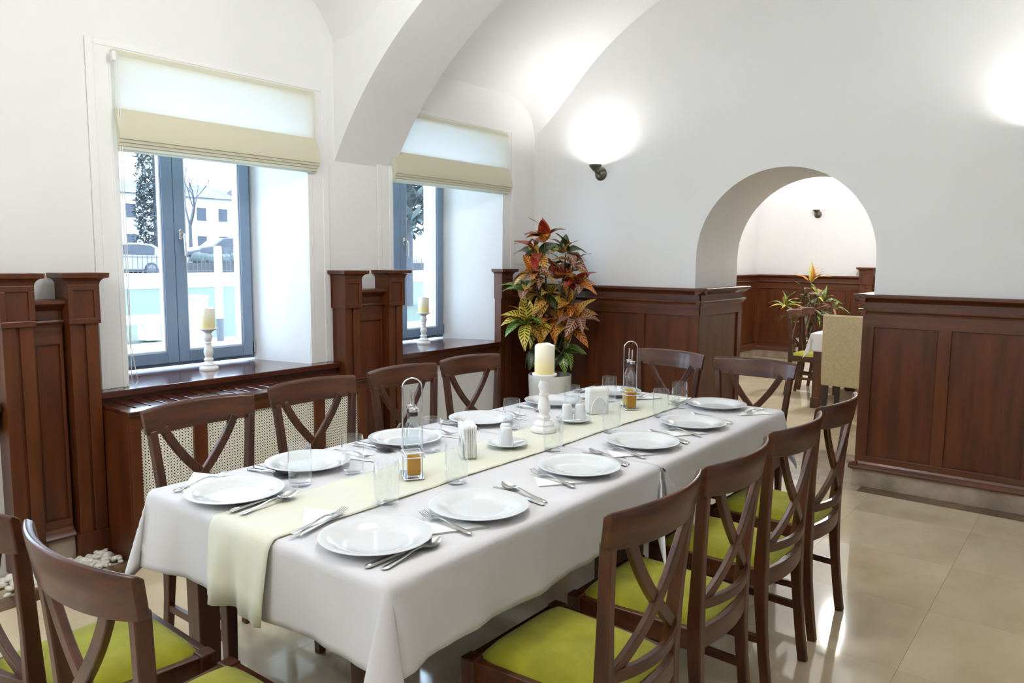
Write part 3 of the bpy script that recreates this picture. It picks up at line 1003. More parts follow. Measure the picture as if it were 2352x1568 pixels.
def tablecloth(name, label, x0, x1, y0, y1, z, drop, seed, tight=(), skew=0.0):
    """a cloth laid over a rectangular top: flat, rounded over the edge, hanging with soft folds and a pleated tail at each corner"""
    rr = random.Random(seed)
    ph = [rr.uniform(0, 6.28) for _ in range(8)]
    cx, cyy = (x0 + x1) / 2, (y0 + y1) / 2
    hx, hy = (x1 - x0) / 2, (y1 - y0) / 2
    nd = 12

    def ticks(h):
        n = int(2 * h / 0.035)
        return [-h - drop * (nd - i) / nd for i in range(nd)] + [-h + 2 * h * i / n for i in range(n + 1)] + [h + drop * (i + 1) / nd for i in range(nd)]
    us, vs = ticks(hx), ticks(hy)
    r = 0.014

    def hang(d):
        """distance over the edge -> (outward, downward)"""
        if d < r * pi / 2:
            a = d / r
            return r * sin(a), r * (1 - cos(a))
        return r, r + (d - r * pi / 2)
    q = MB()
    for u in us:
        for v in vs:
            du, dv = max(abs(u) - hx, 0), max(abs(v) - hy, 0)
            su, sv = (1 if u > 0 else -1), (1 if v > 0 else -1)
            bu, bv = max(-hx, min(hx, u)), max(-hy, min(hy, v))
            tu = (su > 0 and '+x' in tight) or (su < 0 and '-x' in tight)
            if du == 0 and dv == 0:
                p = (u, v, 0.0)
                e = min(hx - abs(u), hy - abs(v))
                wob = 0.0008 * sin(u * 9 + ph[0]) * sin(v * 7 + ph[1]) * min(1, e / 0.05)
                p = (u, v, wob)
            elif dv == 0 or du == 0:
                d = du + dv
                out, dn = hang(d)
                s_ = (hy - abs(v)) if du else (hx - abs(u))        # distance from the corner
                lin_ = v if du else u
                flare = (0.10 * math.exp(-(s_ / 0.10) ** 2) + 0.035 + 0.035 * sin(lin_ * 11 + ph[2]) + 0.03 * sin(lin_ * 23 + ph[3]) + 0.012 * sin(lin_ * 51 + ph[6]))
                if du and tu:
                    flare, out = 0.0, min(out, 0.004)
                if dv and ((u > 0 and '+x' in tight) or (u < 0 and '-x' in tight)):
                    flare += 0.05 * math.exp(-(s_ / 0.06) ** 2)
                out += max(d - r, 0) * flare
                dn -= 0.5 * max(d - r, 0) * flare ** 2
                dn *= 1 + 0.02 * sin(lin_ * 6 + ph[4])
                p = (bu + su * out * (du > 0), bv + sv * out * (dv > 0), -dn)
            else:
                rad = hypot(du, dv)
                th = atan2(dv, du)
                o0, dn = hang(rad)
                k = sin(2 * th)
                a_out = 0.10 + 0.22 * k ** 1.2 + 0.05 * sin(4 * th + ph[5])
                out = o0 + max(rad - r, 0) * a_out
                dn = r + max(rad - r, 0) * sqrt(1 - min(a_out, .95) ** 2)
                if rad < r:
                    dn = r * (1 - cos(rad / r))
                psi = th + 0.35 * sin(4 * th) * (-1)
                ox, oy = cos(psi) * out, sin(psi) * out
                if tu:
                    sw = 0.085 * (th / (pi / 2) - 0.5) * 2 * min(1, rad / drop)
                    ox, oy = 0.004 - 0.125 * k * rad / drop, out * (0.45 + 0.85 * k)
                p = (bu + su * ox, bv + sv * oy, -dn)
            sag = 1.0
            if du > 0 and su < 0 and not tu:
                sag = 1 + skew * (0.35 + 0.65 * max(-1, min(1, v / hy)))
            q.v.append((p[0], p[1], p[2] * sag))
    nv = len(vs)
    for i in range(len(us) - 1):
        for j in range(nv - 1):
            q.f.append((i * nv + j, (i + 1) * nv + j, (i + 1) * nv + j + 1, i * nv + j + 1))
    o = q.build(name, M['cloth'], smooth=180, loc=(cx, cyy, z))
    md = o.modifiers.new('thickness', 'SOLIDIFY')
    md.thickness = 0.0016
    md.offset = -1
    return tag(o, label, 'tablecloth', 'white cloths on the long dining table')


ZT = 0.760
tablecloth('tablecloth', 'white tablecloth on the nearer half of the table, its corner tail toward the camera', 1.082, 2.342, TY0, TY1, ZT, 0.215, 3, ('+x',), 0.11)
tablecloth('tablecloth', 'white tablecloth on the farther half of the table', 2.360, 3.612, TY0, TY1, ZT, 0.215, 8, ('-x',))

# runner down the middle, hanging over both ends
rn = MB()
ya, yb = 1.612, 1.892
xa, xb = 1.082 - 0.014, 3.612 + 0.014
path = [(xa - 0.030, -0.215), (xa - 0.026, -0.15), (xa - 0.017, -0.08), (xa - 0.010, -0.03), (xa - 0.006, -0.012), (xa + 0.004, 0.0015), (xa + 0.02, 0.0045)]
n = 60
path += [(xa + 0.04 + (xb - xa - 0.08) * i / n, 0.004 + 0.0012 * sin(i * 0.9) + 0.0008 * sin(i * 2.3)) for i in range(n + 1)]
path += [(xb - 0.02, 0.0045), (xb - 0.004, 0.0015), (xb + 0.006, -0.012), (xb + 0.010, -0.03), (xb + 0.02, -0.10), (xb + 0.03, -0.215)]
nj = 16
for i, (x, z) in enumerate(path):
    for j in range(nj + 1):
        f = j / nj
        dx = 0.0
        if z < -0.02:
            dx = (-1 if x < 2 else 1) * (-z - 0.02) * (0.07 * sin(f * 9.5) + 0.05 * sin(f * 17 + 1)) + (-1 if x < 2 else 1) * 0.004
        y = ya + (yb - ya) * f + (0.003 * sin(i * 0.31) if 0 < f < 1 or True else 0)
        edge = 0.0012 * (abs(f - 0.5) * 2) ** 8 * (1 + sin(i * 0.8))
        rn.v.append((x + dx, y, z + edge))
for i in range(len(path) - 1):
    for j in range(nj):
        a = i * (nj + 1) + j
        rn.f.append((a, a + 1, a + nj + 2, a + nj + 1))
ro = rn.build('table_runner', M['runner'], smooth=180, loc=(0, 0, ZT))
md = ro.modifiers.new('thickness', 'SOLIDIFY')
md.thickness = 0.0015
md.offset = 0
tag(ro, 'cream table runner down the middle of the table, hanging over the near end', 'table runner')
ZR = ZT + 0.006


# ------------------------------------------------------------------ cross-back chairs
def rail_y(u, hw=0.235, sag=0.052):
    """plan curve of the back: ends reach forward (+y)"""
    return sag * (u / hw) ** 2


def make_chair(label, group):
    t = thing('dining_chair', label, 'chair', (0, 0, 0), 0, group)
    YB = -0.272                                              # rearmost line of the top rail
    # top rail
    q = MB()
    n = 20
    th = 0.021
    for i in range(n + 1):
        s = -1 + 2 * i / n
        for (wf, z, off) in ((0.221, 0.840, 0.015), (0.225, 0.885, 0.008), (0.229, 0.926, 0.0), (0.229, 0.935, -0.002)):
            u = s * wf
            y = YB + off + rail_y(u)
            tt = th if z < 0.93 else th * 0.5
            zz = z + (0.006 * (1 - s * s) if z > 0.9 else 0) + (0.008 * abs(s) ** 4 if z < 0.85 else 0)
            q.v += [(u, y - (0 if z < 0.93 else -th * .25), zz), (u, y + tt, zz)]
    for i in range(n):
        a, b = i * 8, (i + 1) * 8
        for k in range(3):
            q.f += [(a + 2 * k, b + 2 * k, b + 2 * k + 2, a + 2 * k + 2), (a + 2 * k + 1, a + 2 * k + 3, b + 2 * k + 3, b + 2 * k + 1)]
        q.f += [(a, a + 1, b + 1, b), (a + 6, b + 6, b + 7, a + 7)]
    for a in (0, n * 8):
        q.f.append((a, a + 2, a + 4, a + 6, a + 7, a + 5, a + 3, a + 1))
    q.build('top_rail', M['chairh'], t, smooth=40, bevel=0.003)

    def back_y(z):
        """line of the back legs: kicked out at the foot, forward at the seat, raked back above"""
        if z < 0.45:
            f = 1 - z / 0.45
            return -0.176 - 0.042 * f ** 1.6
        f = (z - 0.45) / 0.48
        return -0.176 - 0.030 * f ** 1.4

    for sx in (-1, 1):
        pts, sc = [], []
        for z in (0.0, 0.06, 0.14, 0.24, 0.34, 0.42, 0.48, 0.56, 0.66, 0.76, 0.86):
            x = 0.166 + (0.034 * ((z - 0.45) / 0.40) ** 1.2 if z > 0.45 else 0) + 0.004 * (1 - z / 0.45 if z < 0.45 else 0)
            pts.append((sx * x, back_y(z), z))
            sc.append(0.82 + 0.26 * math.exp(-((z - 0.44) / 0.14) ** 2))
        MB().sweep(pts, rectsec(0.033, 0.040), (0, 1, 0), sc).build('back_leg', M['chair'], t, smooth=35, bevel=0.004)
        # front leg
        MB().sweep([(sx * 0.188, 0.205, 0.0), (sx * 0.191, 0.205, 0.25), (sx * 0.192, 0.205, 0.453)], rectsec(0.044, 0.044), (0, 1, 0), [0.72, 0.9, 1.0]).build('front_leg', M['chair'], t, bevel=0.005)
        # crossing back splats
        p2 = bez((sx * -0.144, 0, 0.858), (sx * -0.094, 0, 0.756), (sx * -0.006, 0, 0.645), (sx * 0.158, 0, 0.530), 16)
        pts = []
        for p in p2:
            f = max(0.0, (p.z - 0.52) / 0.33)
            y = -0.184 - 0.036 * f - 0.022 * (1 - (p.x / 0.16) ** 2) * (1 - 0.5 * f) + sx * 0.003
            pts.append((p.x, y, p.z))
        MB().sweep(pts, rectsec(0.032, 0.017), (0, -1, 0), None).build('cross_splat', M['chair'], t, smooth=35, bevel=0.003)
        # side stretcher, seat side rail
        MB().sweep([(sx * 0.168, -0.195, 0.205), (sx * 0.188, 0.205, 0.205)], rectsec(0.018, 0.026), (0, 0, 1)).build('side_stretcher', M['chair'], t, bevel=0.002)
        MB().sweep([(sx * 0.170, -0.180, 0.418), (sx * 0.196, 0.200, 0.418)], rectsec(0.022, 0.062), (0, 0, 1)).build('side_rail', M['chairh'], t, bevel=0.003)
    # lower back rail, aprons, cross stretcher
    lo = []
    for i in range(11):
        u = -0.158 + 0.316 * i / 10
        lo.append((u, -0.205 + 0.02 * (u / 0.158) ** 2, 0.422))
    MB().sweep([(p[0] * 1.02, p[1] - 0.004 - 0.016 * (1 - (p[0] / 0.158) ** 2), 0.524) for p in lo], rectsec(0.018, 0.030), (0, 0, 1)).build('lower_back_rail', M['chairh'], t, smooth=35, bevel=0.003)
    MB().sweep(lo, rectsec(0.02, 0.060), (0, 0, 1)).build('back_apron', M['chairh'], t, smooth=35, bevel=0.003)
    MB().sweep([(-0.188, 0.212, 0.418), (0.188, 0.212, 0.418)], rectsec(0.022, 0.062), (0, 0, 1)).build('front_apron', M['chairh'], t, bevel=0.003)
    MB().sweep([(-0.178, 0.02, 0.205), (0.178, 0.02, 0.205)], rectsec(0.018, 0.024), (0, 0, 1)).build('cross_stretcher', M['chair'], t, bevel=0.002)
    # domed seat pad
    q = MB()
    nu, nv = 22, 22
    for top in (1, 0):
        for i in range(nu + 1):
            for j in range(nv + 1):
                a, b = -1 + 2 * i / nu, -1 + 2 * j / nv
                # squircle-ish plan
                m_ = max(abs(a), abs(b))
                r_ = (abs(a) ** 5 + abs(b) ** 5) ** 0.2 if m_ > 0 else 1
                k = m_ / r_ if r_ else 1
                pu, pv = a * (0.45 + 0.55 * k), b * (0.45 + 0.55 * k)
                y = 0.010 + pv * 0.198
                hw = 0.158 + (0.186 - 0.158) * ((pv + 1) / 2)
                e = max(0.0, 1 - m_)
                z = 0.446 + (0.040 * (1 - (1 - e) ** 4) ** 0.6 if top else 0.0)
                if top:
                    z -= 0.006 * math.exp(-((pu * 2.0) ** 2 + (pv * 2.0 - .2) ** 2))
                q.v.append((pu * hw, y, z))
    N = (nu + 1) * (nv + 1)
    for i in range(nu):
        for j in range(nv):
            a = i * (nv + 1) + j
            q.f.append((a, a + nv + 1, a + nv + 2, a + 1))
            q.f.append((N + a, N + a + 1, N + a + nv + 2, N + a + nv + 1))
    for i in range(nu):
        for j_ in (0, nv):
            a, b = i * (nv + 1) + j_, (i + 1) * (nv + 1) + j_
            q.f.append((a, b, N + b, N + a))
    for j in range(nv):
        for i_ in (0, nu):
            a, b = i_ * (nv + 1) + j, i_ * (nv + 1) + j + 1
            q.f.append((a, b, N + b, N + a))
    q.build('seat_pad', M['green'], t, smooth=60)
    return t


G = 'cross-back chairs around the long table'
WS, NS = 'on the window side of the table', 'on the right side of the table'
chair0 = make_chair('cross-back chair with green seat ' + NS + ', nearest the camera', G)
ORD = ['nearest the camera', 'second from the camera', 'third from the camera', 'farthest from the camera']
# right side: rear of rail at y ~0.80, seat faces the table (+y)
for i, (x, y, j) in enumerate(((1.583, 1.022, 0.0), (2.067, 1.020, 0.01), (2.595, 1.020, -0.03), (3.110, 1.030, -0.03))):
    if i == 0:
        chair0.location = (x, y, 0)
        chair0.rotation_euler = (0, 0, j)
    else:
        dup(chair0, (x, y, 0), j, 'cross-back chair with green seat ' + NS + ', ' + ORD[i], G)
for i, (x, y, j) in enumerate(((1.466, 2.422, 0.06), (2.018, 2.494, 0.0), (2.564, 2.505, 0.0), (3.071, 2.522, -0.06))):
    dup(chair0, (x, y, 0), pi + j, 'cross-back wooden chair ' + WS + ', ' + ORD[i], G)
dup(chair0, (0.778, 1.490, 0), -pi / 2 + 0.02, 'cross-back chair at the near end of the table, right one, curved back toward the camera', G)
dup(chair0, (0.766, 1.975, 0), -pi / 2 - 0.02, 'cross-back chair at the near end of the table, left one, cut by the left edge', G)
dup(chair0, (3.850, 2.045, 0), pi / 2 - 0.10, 'cross-back chair at the far end of the table, left one, in front of the wainscot', G)
dup(chair0, (3.812, 1.500, 0), pi / 2, 'cross-back chair at the far end of the table, right one, in front of the arch', G)


# ------------------------------------------------------------------ tableware
def make_plate():
    prof = [(0.001, 0.0), (0.075, 0.0), (0.079, 0.001), (0.080, 0.004), (0.096, 0.009), (0.118, 0.0155), (0.139, 0.0205), (0.1425, 0.0222), (0.1425, 0.0240), (0.139, 0.0246), (0.118, 0.0205), (0.098, 0.0150), (0.089, 0.0095), (0.082, 0.0062), (0.060, 0.0052), (0.001, 0.0050)]
    return MB().lathe(prof, 56).mesh('dinner_plate', M['china'], 50)


def make_tumbler():
    prof = [(0.001, 0.0), (0.031, 0.0), (0.034, 0.003), (0.0365, 0.03), (0.0375, 0.07), (0.0362, 0.11), (0.0345, 0.128), (0.0332, 0.128), (0.0350, 0.11), (0.0362, 0.07), (0.0350, 0.03), (0.032, 0.013), (0.020, 0.009), (0.001, 0.008)]
    return MB().lathe(prof, 32).mesh('drinking_glass', M['tumbler'], 50)


def handle_strip(q, pts):
    """flat metal strip: (x along, z, half width, half thickness)"""
    n0 = len(q.v)
    for (x, z, w, h) in pts:
        q.v += [(x, -w, z - h * .4), (x, -w * .6, z + h), (x, w * .6, z + h), (x, w, z - h * .4), (x, 0, z - h)]
    for i in range(len(pts) - 1):
        for k in range(5):
            a, b = n0 + i * 5, n0 + (i + 1) * 5
            q.f.append((a + k, b + k, b + (k + 1) % 5, a + (k + 1) % 5))
    q.f.append(tuple(n0 + k for k in range(5)))
    e = n0 + (len(pts) - 1) * 5
    q.f.append(tuple(e + k for k in range(5)))


HND = [(-0.103, 0.0028, 0.004, 0.0012), (-0.099, 0.0032, 0.0078, 0.0018), (-0.088, 0.0036, 0.0094, 0.002), (-0.065, 0.0046, 0.0074, 0.002), (-0.03, 0.0075, 0.0045, 0.0019), (0.0, 0.0120, 0.0032, 0.0019), (0.022, 0.0130, 0.0034, 0.0018)]


def make_fork():
    q = MB()
    handle_strip(q, HND + [(0.034, 0.0110, 0.0062, 0.0013), (0.046, 0.0080, 0.0115, 0.001), (0.058, 0.0060, 0.0128, 0.0009)])
    for k in range(4):
        y = -0.0105 + 0.007 * k
        q.sweep([(0.056, y, 0.0062), (0.072, y, 0.0056), (0.088, y * .96, 0.0088), (0.102, y * .93, 0.0150)], rectsec(0.0036, 0.0016), (0, 0, 1), [1, 1, .85, .45])
    return q.mesh('fork', M['steel'], 50)


def make_knife():
    q = MB()
    handle_strip(q, [(-0.112, 0.003, 0.004, 0.002), (-0.107, 0.004, 0.0085, 0.003), (-0.092, 0.0045, 0.0095, 0.0036), (-0.05, 0.005, 0.0075, 0.0034), (0.0, 0.005, 0.0055, 0.0028), (0.012, 0.005, 0.006, 0.0022)])
    q.prism([(0.010, -0.006), (0.085, -0.0085), (0.103, -0.006), (0.112, 0.004), (0.104, 0.0075), (0.010, 0.0072)], 'z', 0.0040, 0.0054)
    return q.mesh('table_knife', M['steel'], 50)


def make_spoon():
    q = MB()
    handle_strip(q, HND + [(0.032, 0.0110, 0.0046, 0.0014)])
    n, mm = 16, 12
    vs = []
    for i in range(n + 1):
        f = i / n
        x = 0.030 + 0.074 * f
        w = 0.0215 * sin(pi * min(1, f ** 0.85)) ** 0.62 if 0 < f < 1 else 0.003
        zc = 0.0105 - 0.0050 * sin(pi * f) + 0.0035 * f
        for j in range(mm + 1):
            a = -1 + 2 * j / mm
            vs.append((x, a * w, zc - 0.0058 * (1 - a * a) * sin(pi * f) + 0.0022))
    fs = [(i * (mm + 1) + j, (i + 1) * (mm + 1) + j, (i + 1) * (mm + 1) + j + 1, i * (mm + 1) + j + 1) for i in range(n) for j in range(mm)]
    b2 = [(p[0], p[1], p[2] - 0.0012) for p in vs]
    q.add(vs, fs)
    q.add(b2, [f[::-1] for f in fs])
    return q.mesh('soup_spoon', M['steel'], 60)


def make_napkin(tri):
    """paper napkin folded into a triangle, upper layer slightly lifted"""
    q = MB()
    for k in range(3):
        z = 0.0004 + 0.0012 * k
        n = 10
        vs = []
        for i in range(n + 1):
            for j in range(n + 1 - i):
                a, b = i / n, j / n
                x = tri[0][0] * (1 - a - b) + tri[1][0] * a + tri[2][0] * b + 0.002 * k
                y = tri[0][1] * (1 - a - b) + tri[1][1] * a + tri[2][1] * b
                vs.append((x, y, z + 0.0022 * k * sin(3 * a + 2 * b + k) * (0.3 + b) + (0.006 * a * a * b if k == 2 else 0)))
        idx, c = {}, 0
        for i in range(n + 1):
            for j in range(n + 1 - i):
                idx[i, j] = c
                c += 1
        fs = []
        for i in range(n):
            for j in range(n - i):
                fs.append((idx[i, j], idx[i + 1, j], idx[i, j + 1]))
                if i + j + 2 <= n:
                    fs.append((idx[i + 1, j], idx[i + 1, j + 1], idx[i, j + 1]))
        q.add(vs, fs)
    return q.mesh('paper_napkin', M['paper'], 60)


ME = {'dinner_plate': make_plate(), 'drinking_glass': make_tumbler(), 'fork': make_fork(), 'table_knife': make_knife(), 'soup_spoon': make_spoon(), 'paper_napkin': make_napkin(((-0.092, -0.066), (0.125, -0.022), (-0.024, 0.080)))}
NAP2 = make_napkin(((-0.098, -0.020), (0.098, 0.006), (0.073, 0.128)))
GR = {'dinner_plate': 'white dinner plates on the long table', 'drinking_glass': 'clear tumblers on the long table', 'fork': 'forks on the long table', 'table_knife': 'table knives on the long table', 'soup_spoon': 'soup spoons on the long table', 'paper_napkin': 'folded paper napkins under the forks'}
CAT = {'dinner_plate': 'plate', 'drinking_glass': 'glass', 'fork': 'fork', 'table_knife': 'knife', 'soup_spoon': 'spoon', 'paper_napkin': 'napkin'}
LB = {'dinner_plate': 'round white dinner plate ', 'drinking_glass': 'clear glass tumbler ', 'fork': 'steel fork lying on a napkin ', 'table_knife': 'steel table knife ', 'soup_spoon': 'steel soup spoon ', 'paper_napkin': 'folded white paper napkin under the fork '}


def put(kind, where, x, y, z, rz, ry=0.0):
    o = bpy.data.objects.new(kind, ME[kind])
    C.objects.link(o)
    o.location = (x, y, z)
    o.rotation_euler = (0, ry, rz)
    return tag(o, LB[kind] + where, CAT[kind], GR[kind])


R2 = random.Random(4)


def lift(y, m):
    return 0.0080 if 1.612 - m < y < 1.892 + m else 0.0

SEATS = [('n1', 1.226, 1.405, 0, 'at the near end setting right of the runner'), ('n2', 1.205, 2.007, 0, 'at the near end setting left of the runner'),
         ('r1', 1.572, 1.362, 90, 'at the right side setting nearest the camera'), ('r2', 2.100, 1.372, 90, 'at the right side setting second from the camera'), ('r3', 2.555, 1.378, 90, 'at the right side setting third from the camera'), ('r4', 3.000, 1.378, 90, 'at the right side setting farthest from the camera'),
         ('l1', 1.546, 2.112, -90, 'at the window side setting nearest the camera'), ('l2', 1.999, 2.112, -90, 'at the window side setting second from the camera'), ('l3', 2.465, 2.124, -90, 'at the window side setting third from the camera'), ('l4', 3.010, 2.124, -90, 'at the window side setting farthest from the camera'),
         ('f1', 3.462, 1.470, 180, 'at the far end setting right of the runner'), ('f2', 3.445, 2.035, 180, 'at the far end setting left of the runner')]
GL = {'n2': (1.399, 1.955), 'l1': (1.590, 1.932), 'n1': (1.443, 1.604), 'r1': (1.728, 1.592), 'l2': (1.960, 1.930), 'l3': (2.448, 1.940), 'r2': (2.262, 1.594), 'r3': (2.662, 1.582), 'l4': (2.900, 1.938), 'f2': (3.255, 1.952), 'r4': (3.085, 1.575), 'f1': (3.325, 1.60)}
# measured utensils: (mid x, mid y, direction)
UT = {('n1', 'fork'): (1.205, 1.602, 10), ('n1', 'table_knife'): (1.214, 1.298, -1), ('n1', 'soup_spoon'): (1.225, 1.272, 5), ('n2', 'fork'): (1.205, 2.198, 12), ('n2', 'table_knife'): (1.213, 1.878, 6), ('n2', 'soup_spoon'): (1.213, 1.842, 8),
      ('r1', 'fork'): (1.424, 1.352, 84), ('r1', 'soup_spoon'): (1.774, 1.357, 78), ('r2', 'fork'): (1.945, 1.372, 78), ('r2', 'soup_spoon'): (2.304, 1.378, 74), ('r3', 'fork'): (2.402, 1.372, 77), ('r4', 'fork'): (2.846, 1.358, 79), ('r3', 'soup_spoon'): (2.735, 1.357, 76),
      ('l1', 'soup_spoon'): (1.402, 2.132, -84), ('l2', 'soup_spoon'): (1.842, 2.128, -86), ('l3', 'soup_spoon'): (2.330, 2.150, -88)}
for s_, x, y, dg, where in SEATS:
    put('dinner_plate', where, x, y, ZT + 0.001, R2.uniform(0, 6))
    gx, gy = GL[s_]
    on_run = 1.58 < gy < 1.93
    put('drinking_glass', where, gx, gy, (ZR if on_run and 1.60 < gy < 1.90 else ZT + 0.0012) + (0.0012 if on_run else 0), R2.uniform(0, 6))
    a = radians(dg)
    d = Vector((cos(a), sin(a)))
    right = Vector((sin(a), -cos(a)))
    P = Vector((x, y))
    fk = UT.get((s_, 'fork'))
    if not fk:
        p = P - right * 0.188 + d * R2.uniform(-.01, .01)
        fk = (p.x, p.y, dg + R2.uniform(-8, 8))
    sp = UT.get((s_, 'soup_spoon'))
    if not sp:
        p = P + right * 0.186 + d * R2.uniform(-.01, .01)
        sp = (p.x, p.y, dg + R2.uniform(-9, 3))
    kn = UT.get((s_, 'table_knife'))
    if not kn:
        sa = radians(sp[2])
        sr = Vector((sin(sa), -cos(sa)))
        p = Vector(sp[:2]) - sr * 0.026 + Vector((cos(sa), sin(sa))) * -0.004
        kn = (p.x, p.y, sp[2] - 4 if s_[0] == 'l' else sp[2] + 3)
    put('paper_napkin', where, fk[0] + 0.004, fk[1], ZT + lift(fk[1], 0.05) + 0.0012, radians(fk[2]))
    if s_[0] == 'n':
        C.objects[-1].data = NAP2
    put('fork', where, fk[0], fk[1], ZT + lift(fk[1], 0.05) + 0.0050, radians(fk[2]))
    put('table_knife', where, kn[0], kn[1], ZT + lift(kn[1], 0.02) + 0.0014, radians(kn[2]))
    put('soup_spoon', where, sp[0], sp[1], ZT + lift(sp[1], 0.02) + 0.0014, radians(sp[2]))


# candlesticks with pillar candles
def candlestick(label, loc, s=1.0):
    prof = [(0.001, 0.0), (0.052, 0.0), (0.054, 0.006), (0.052, 0.014), (0.044, 0.020), (0.041, 0.026), (0.043, 0.032), (0.036, 0.040), (0.024, 0.046), (0.022, 0.052), (0.027, 0.057), (0.027, 0.063), (0.021, 0.068), (0.019, 0.074),
            (0.022, 0.084), (0.0265, 0.098), (0.0265, 0.110), (0.021, 0.130), (0.016, 0.145), (0.016, 0.149), (0.021, 0.153), (0.021, 0.158), (0.017, 0.162), (0.020, 0.170), (0.024, 0.182), (0.025, 0.192), (0.021, 0.206), (0.017, 0.214), (0.024, 0.218),
            (0.026, 0.222), (0.034, 0.227), (0.047, 0.232), (0.051, 0.236), (0.051, 0.241), (0.048, 0.242), (0.001, 0.238)]
    t = thing('candlestick', label, 'candlestick', loc, 0, 'white turned candlesticks')
    t.scale = (s, s, s)
    MB().lathe([p for p in prof if p[1] <= 0.046], 32).build('foot', M['whitewood'], t, smooth=35)
    MB().lathe([p for p in prof if 0.046 <= p[1] <= 0.218], 28).build('stem', M['whitewood'], t, smooth=35)
    MB().lathe([p for p in prof if p[1] >= 0.218 or p[0] == 0.001 and p[1] > .2], 32).build('dish', M['whitewood'], t, smooth=35)
    return t


def candle(label, loc, r=0.041, h=0.118):
    q = MB()
    seg = 36
    rings = [(r * 0.985, 0.0), (r, 0.002), (r, h * .5), (r, h - 0.004), (r * .95, h), (r * .82, h - 0.002), (r * .6, h - 0.012), (r * .2, h - 0.015)]
    for i, (rr, z) in enumerate(rings):
        for k in range(seg):
            a = 2 * pi * k / seg
            w = (0.003 * sin(2 * a + 0.4) + 0.0015 * sin(5 * a)) if i >= 3 else 0
            q.v.append((rr * cos(a), rr * sin(a), z + w))
    for i in range(len(rings) - 1):
        for k in range(seg):
            q.f.append((i * seg + k, i * seg + (k + 1) % seg, (i + 1) * seg + (k + 1) % seg, (i + 1) * seg + k))
    q.f.append(tuple(range(seg))[::-1])
    q.f.append(tuple((len(rings) - 1) * seg + k for k in range(seg)))
    t = thing('candle', label, 'candle', loc, 0, 'ivory pillar candles')
    q.build('wax', M['wax'], t, smooth=50)
    MB().tube([(0, 0, h - 0.017), (0.001, 0, h - 0.004)], 0.0012, 6).build('wick', M['darkback'], t)
    return t


candlestick('white turned candlestick standing mid table on the cream runner', (2.486, 1.800, ZR))
candle('thick ivory pillar candle on the table candlestick', (2.486, 1.800, ZR + 0.2425))
candlestick('white turned candlestick on the sill of the first window', (2.372, 4.19, ZS), 1.03)
candle('ivory pillar candle on the first window sill candlestick', (2.372, 4.19, ZS + 0.2425 * 1.03), 0.043)
candlestick('white turned candlestick on the sill of the second window', (4.20, 4.22, ZS), 1.03)
candle('ivory pillar candle on the second window sill candlestick', (4.20, 4.22, ZS + 0.2425 * 1.03), 0.043)


# oil cruets in wire stands
def cruet_bottle(label, loc, rz, full, oil):
    t = thing('cruet_bottle', label, 'cruet', loc, rz, 'square glass cruet bottles')
    seg = 32

    def ring(r, z, sq):
        out = []
        for k in range(seg):
            a = 2 * pi * k / seg
            c, s = cos(a), sin(a)
            e = (abs(c) ** 7 + abs(s) ** 7) ** (-1 / 7)
            m_ = (1 - sq) + sq * e
            out.append((r * c * m_, r * s * m_, z))
        return out

    def shell(rs):
        q = MB()
        for r in rs:
            q.v += ring(*r)
        for i in range(len(rs) - 1):
            for k in range(seg):
                q.f.append((i * seg + k, i * seg + (k + 1) % seg, (i + 1) * seg + (k + 1) % seg, (i + 1) * seg + k))
        q.f.append(tuple(range(seg))[::-1])
        q.f.append(tuple((len(rs) - 1) * seg + k for k in range(seg)))
        return q
    shell([(0.022, 0.0, 1), (0.0235, 0.003, 1), (0.0235, 0.135, 1), (0.0225, 0.148, 0.85), (0.017, 0.166, 0.4), (0.0125, 0.178, 0), (0.0118, 0.205, 0), (0.0125, 0.207, 0)]).build('glass_body', M['bottle'], t, smooth=50)
    if full > 0:
        shell([(0.0195, 0.008, 1), (0.0205, 0.011, 1), (0.0205, full, 1)]).build('oil', oil, t, smooth=50)
    MB().lathe([(0.001, 0.200), (0.0135, 0.200), (0.0145, 0.204), (0.0135, 0.208), (0.0145, 0.213), (0.0135, 0.218), (0.0145, 0.223), (0.001, 0.225)], 20).build('stopper', M['blackplastic'], t, smooth=35)
    MB().lathe([(0.0146, 0.214), (0.0160, 0.214), (0.0160, 0.2245), (0.012, 0.227), (0.004, 0.228), (0.004, 0.245), (0.0032, 0.262), (0.0026, 0.280), (0.0018, 0.281), (0.0018, 0.228)], 20).build('pourer', M['chrome'], t, smooth=35)
    return t


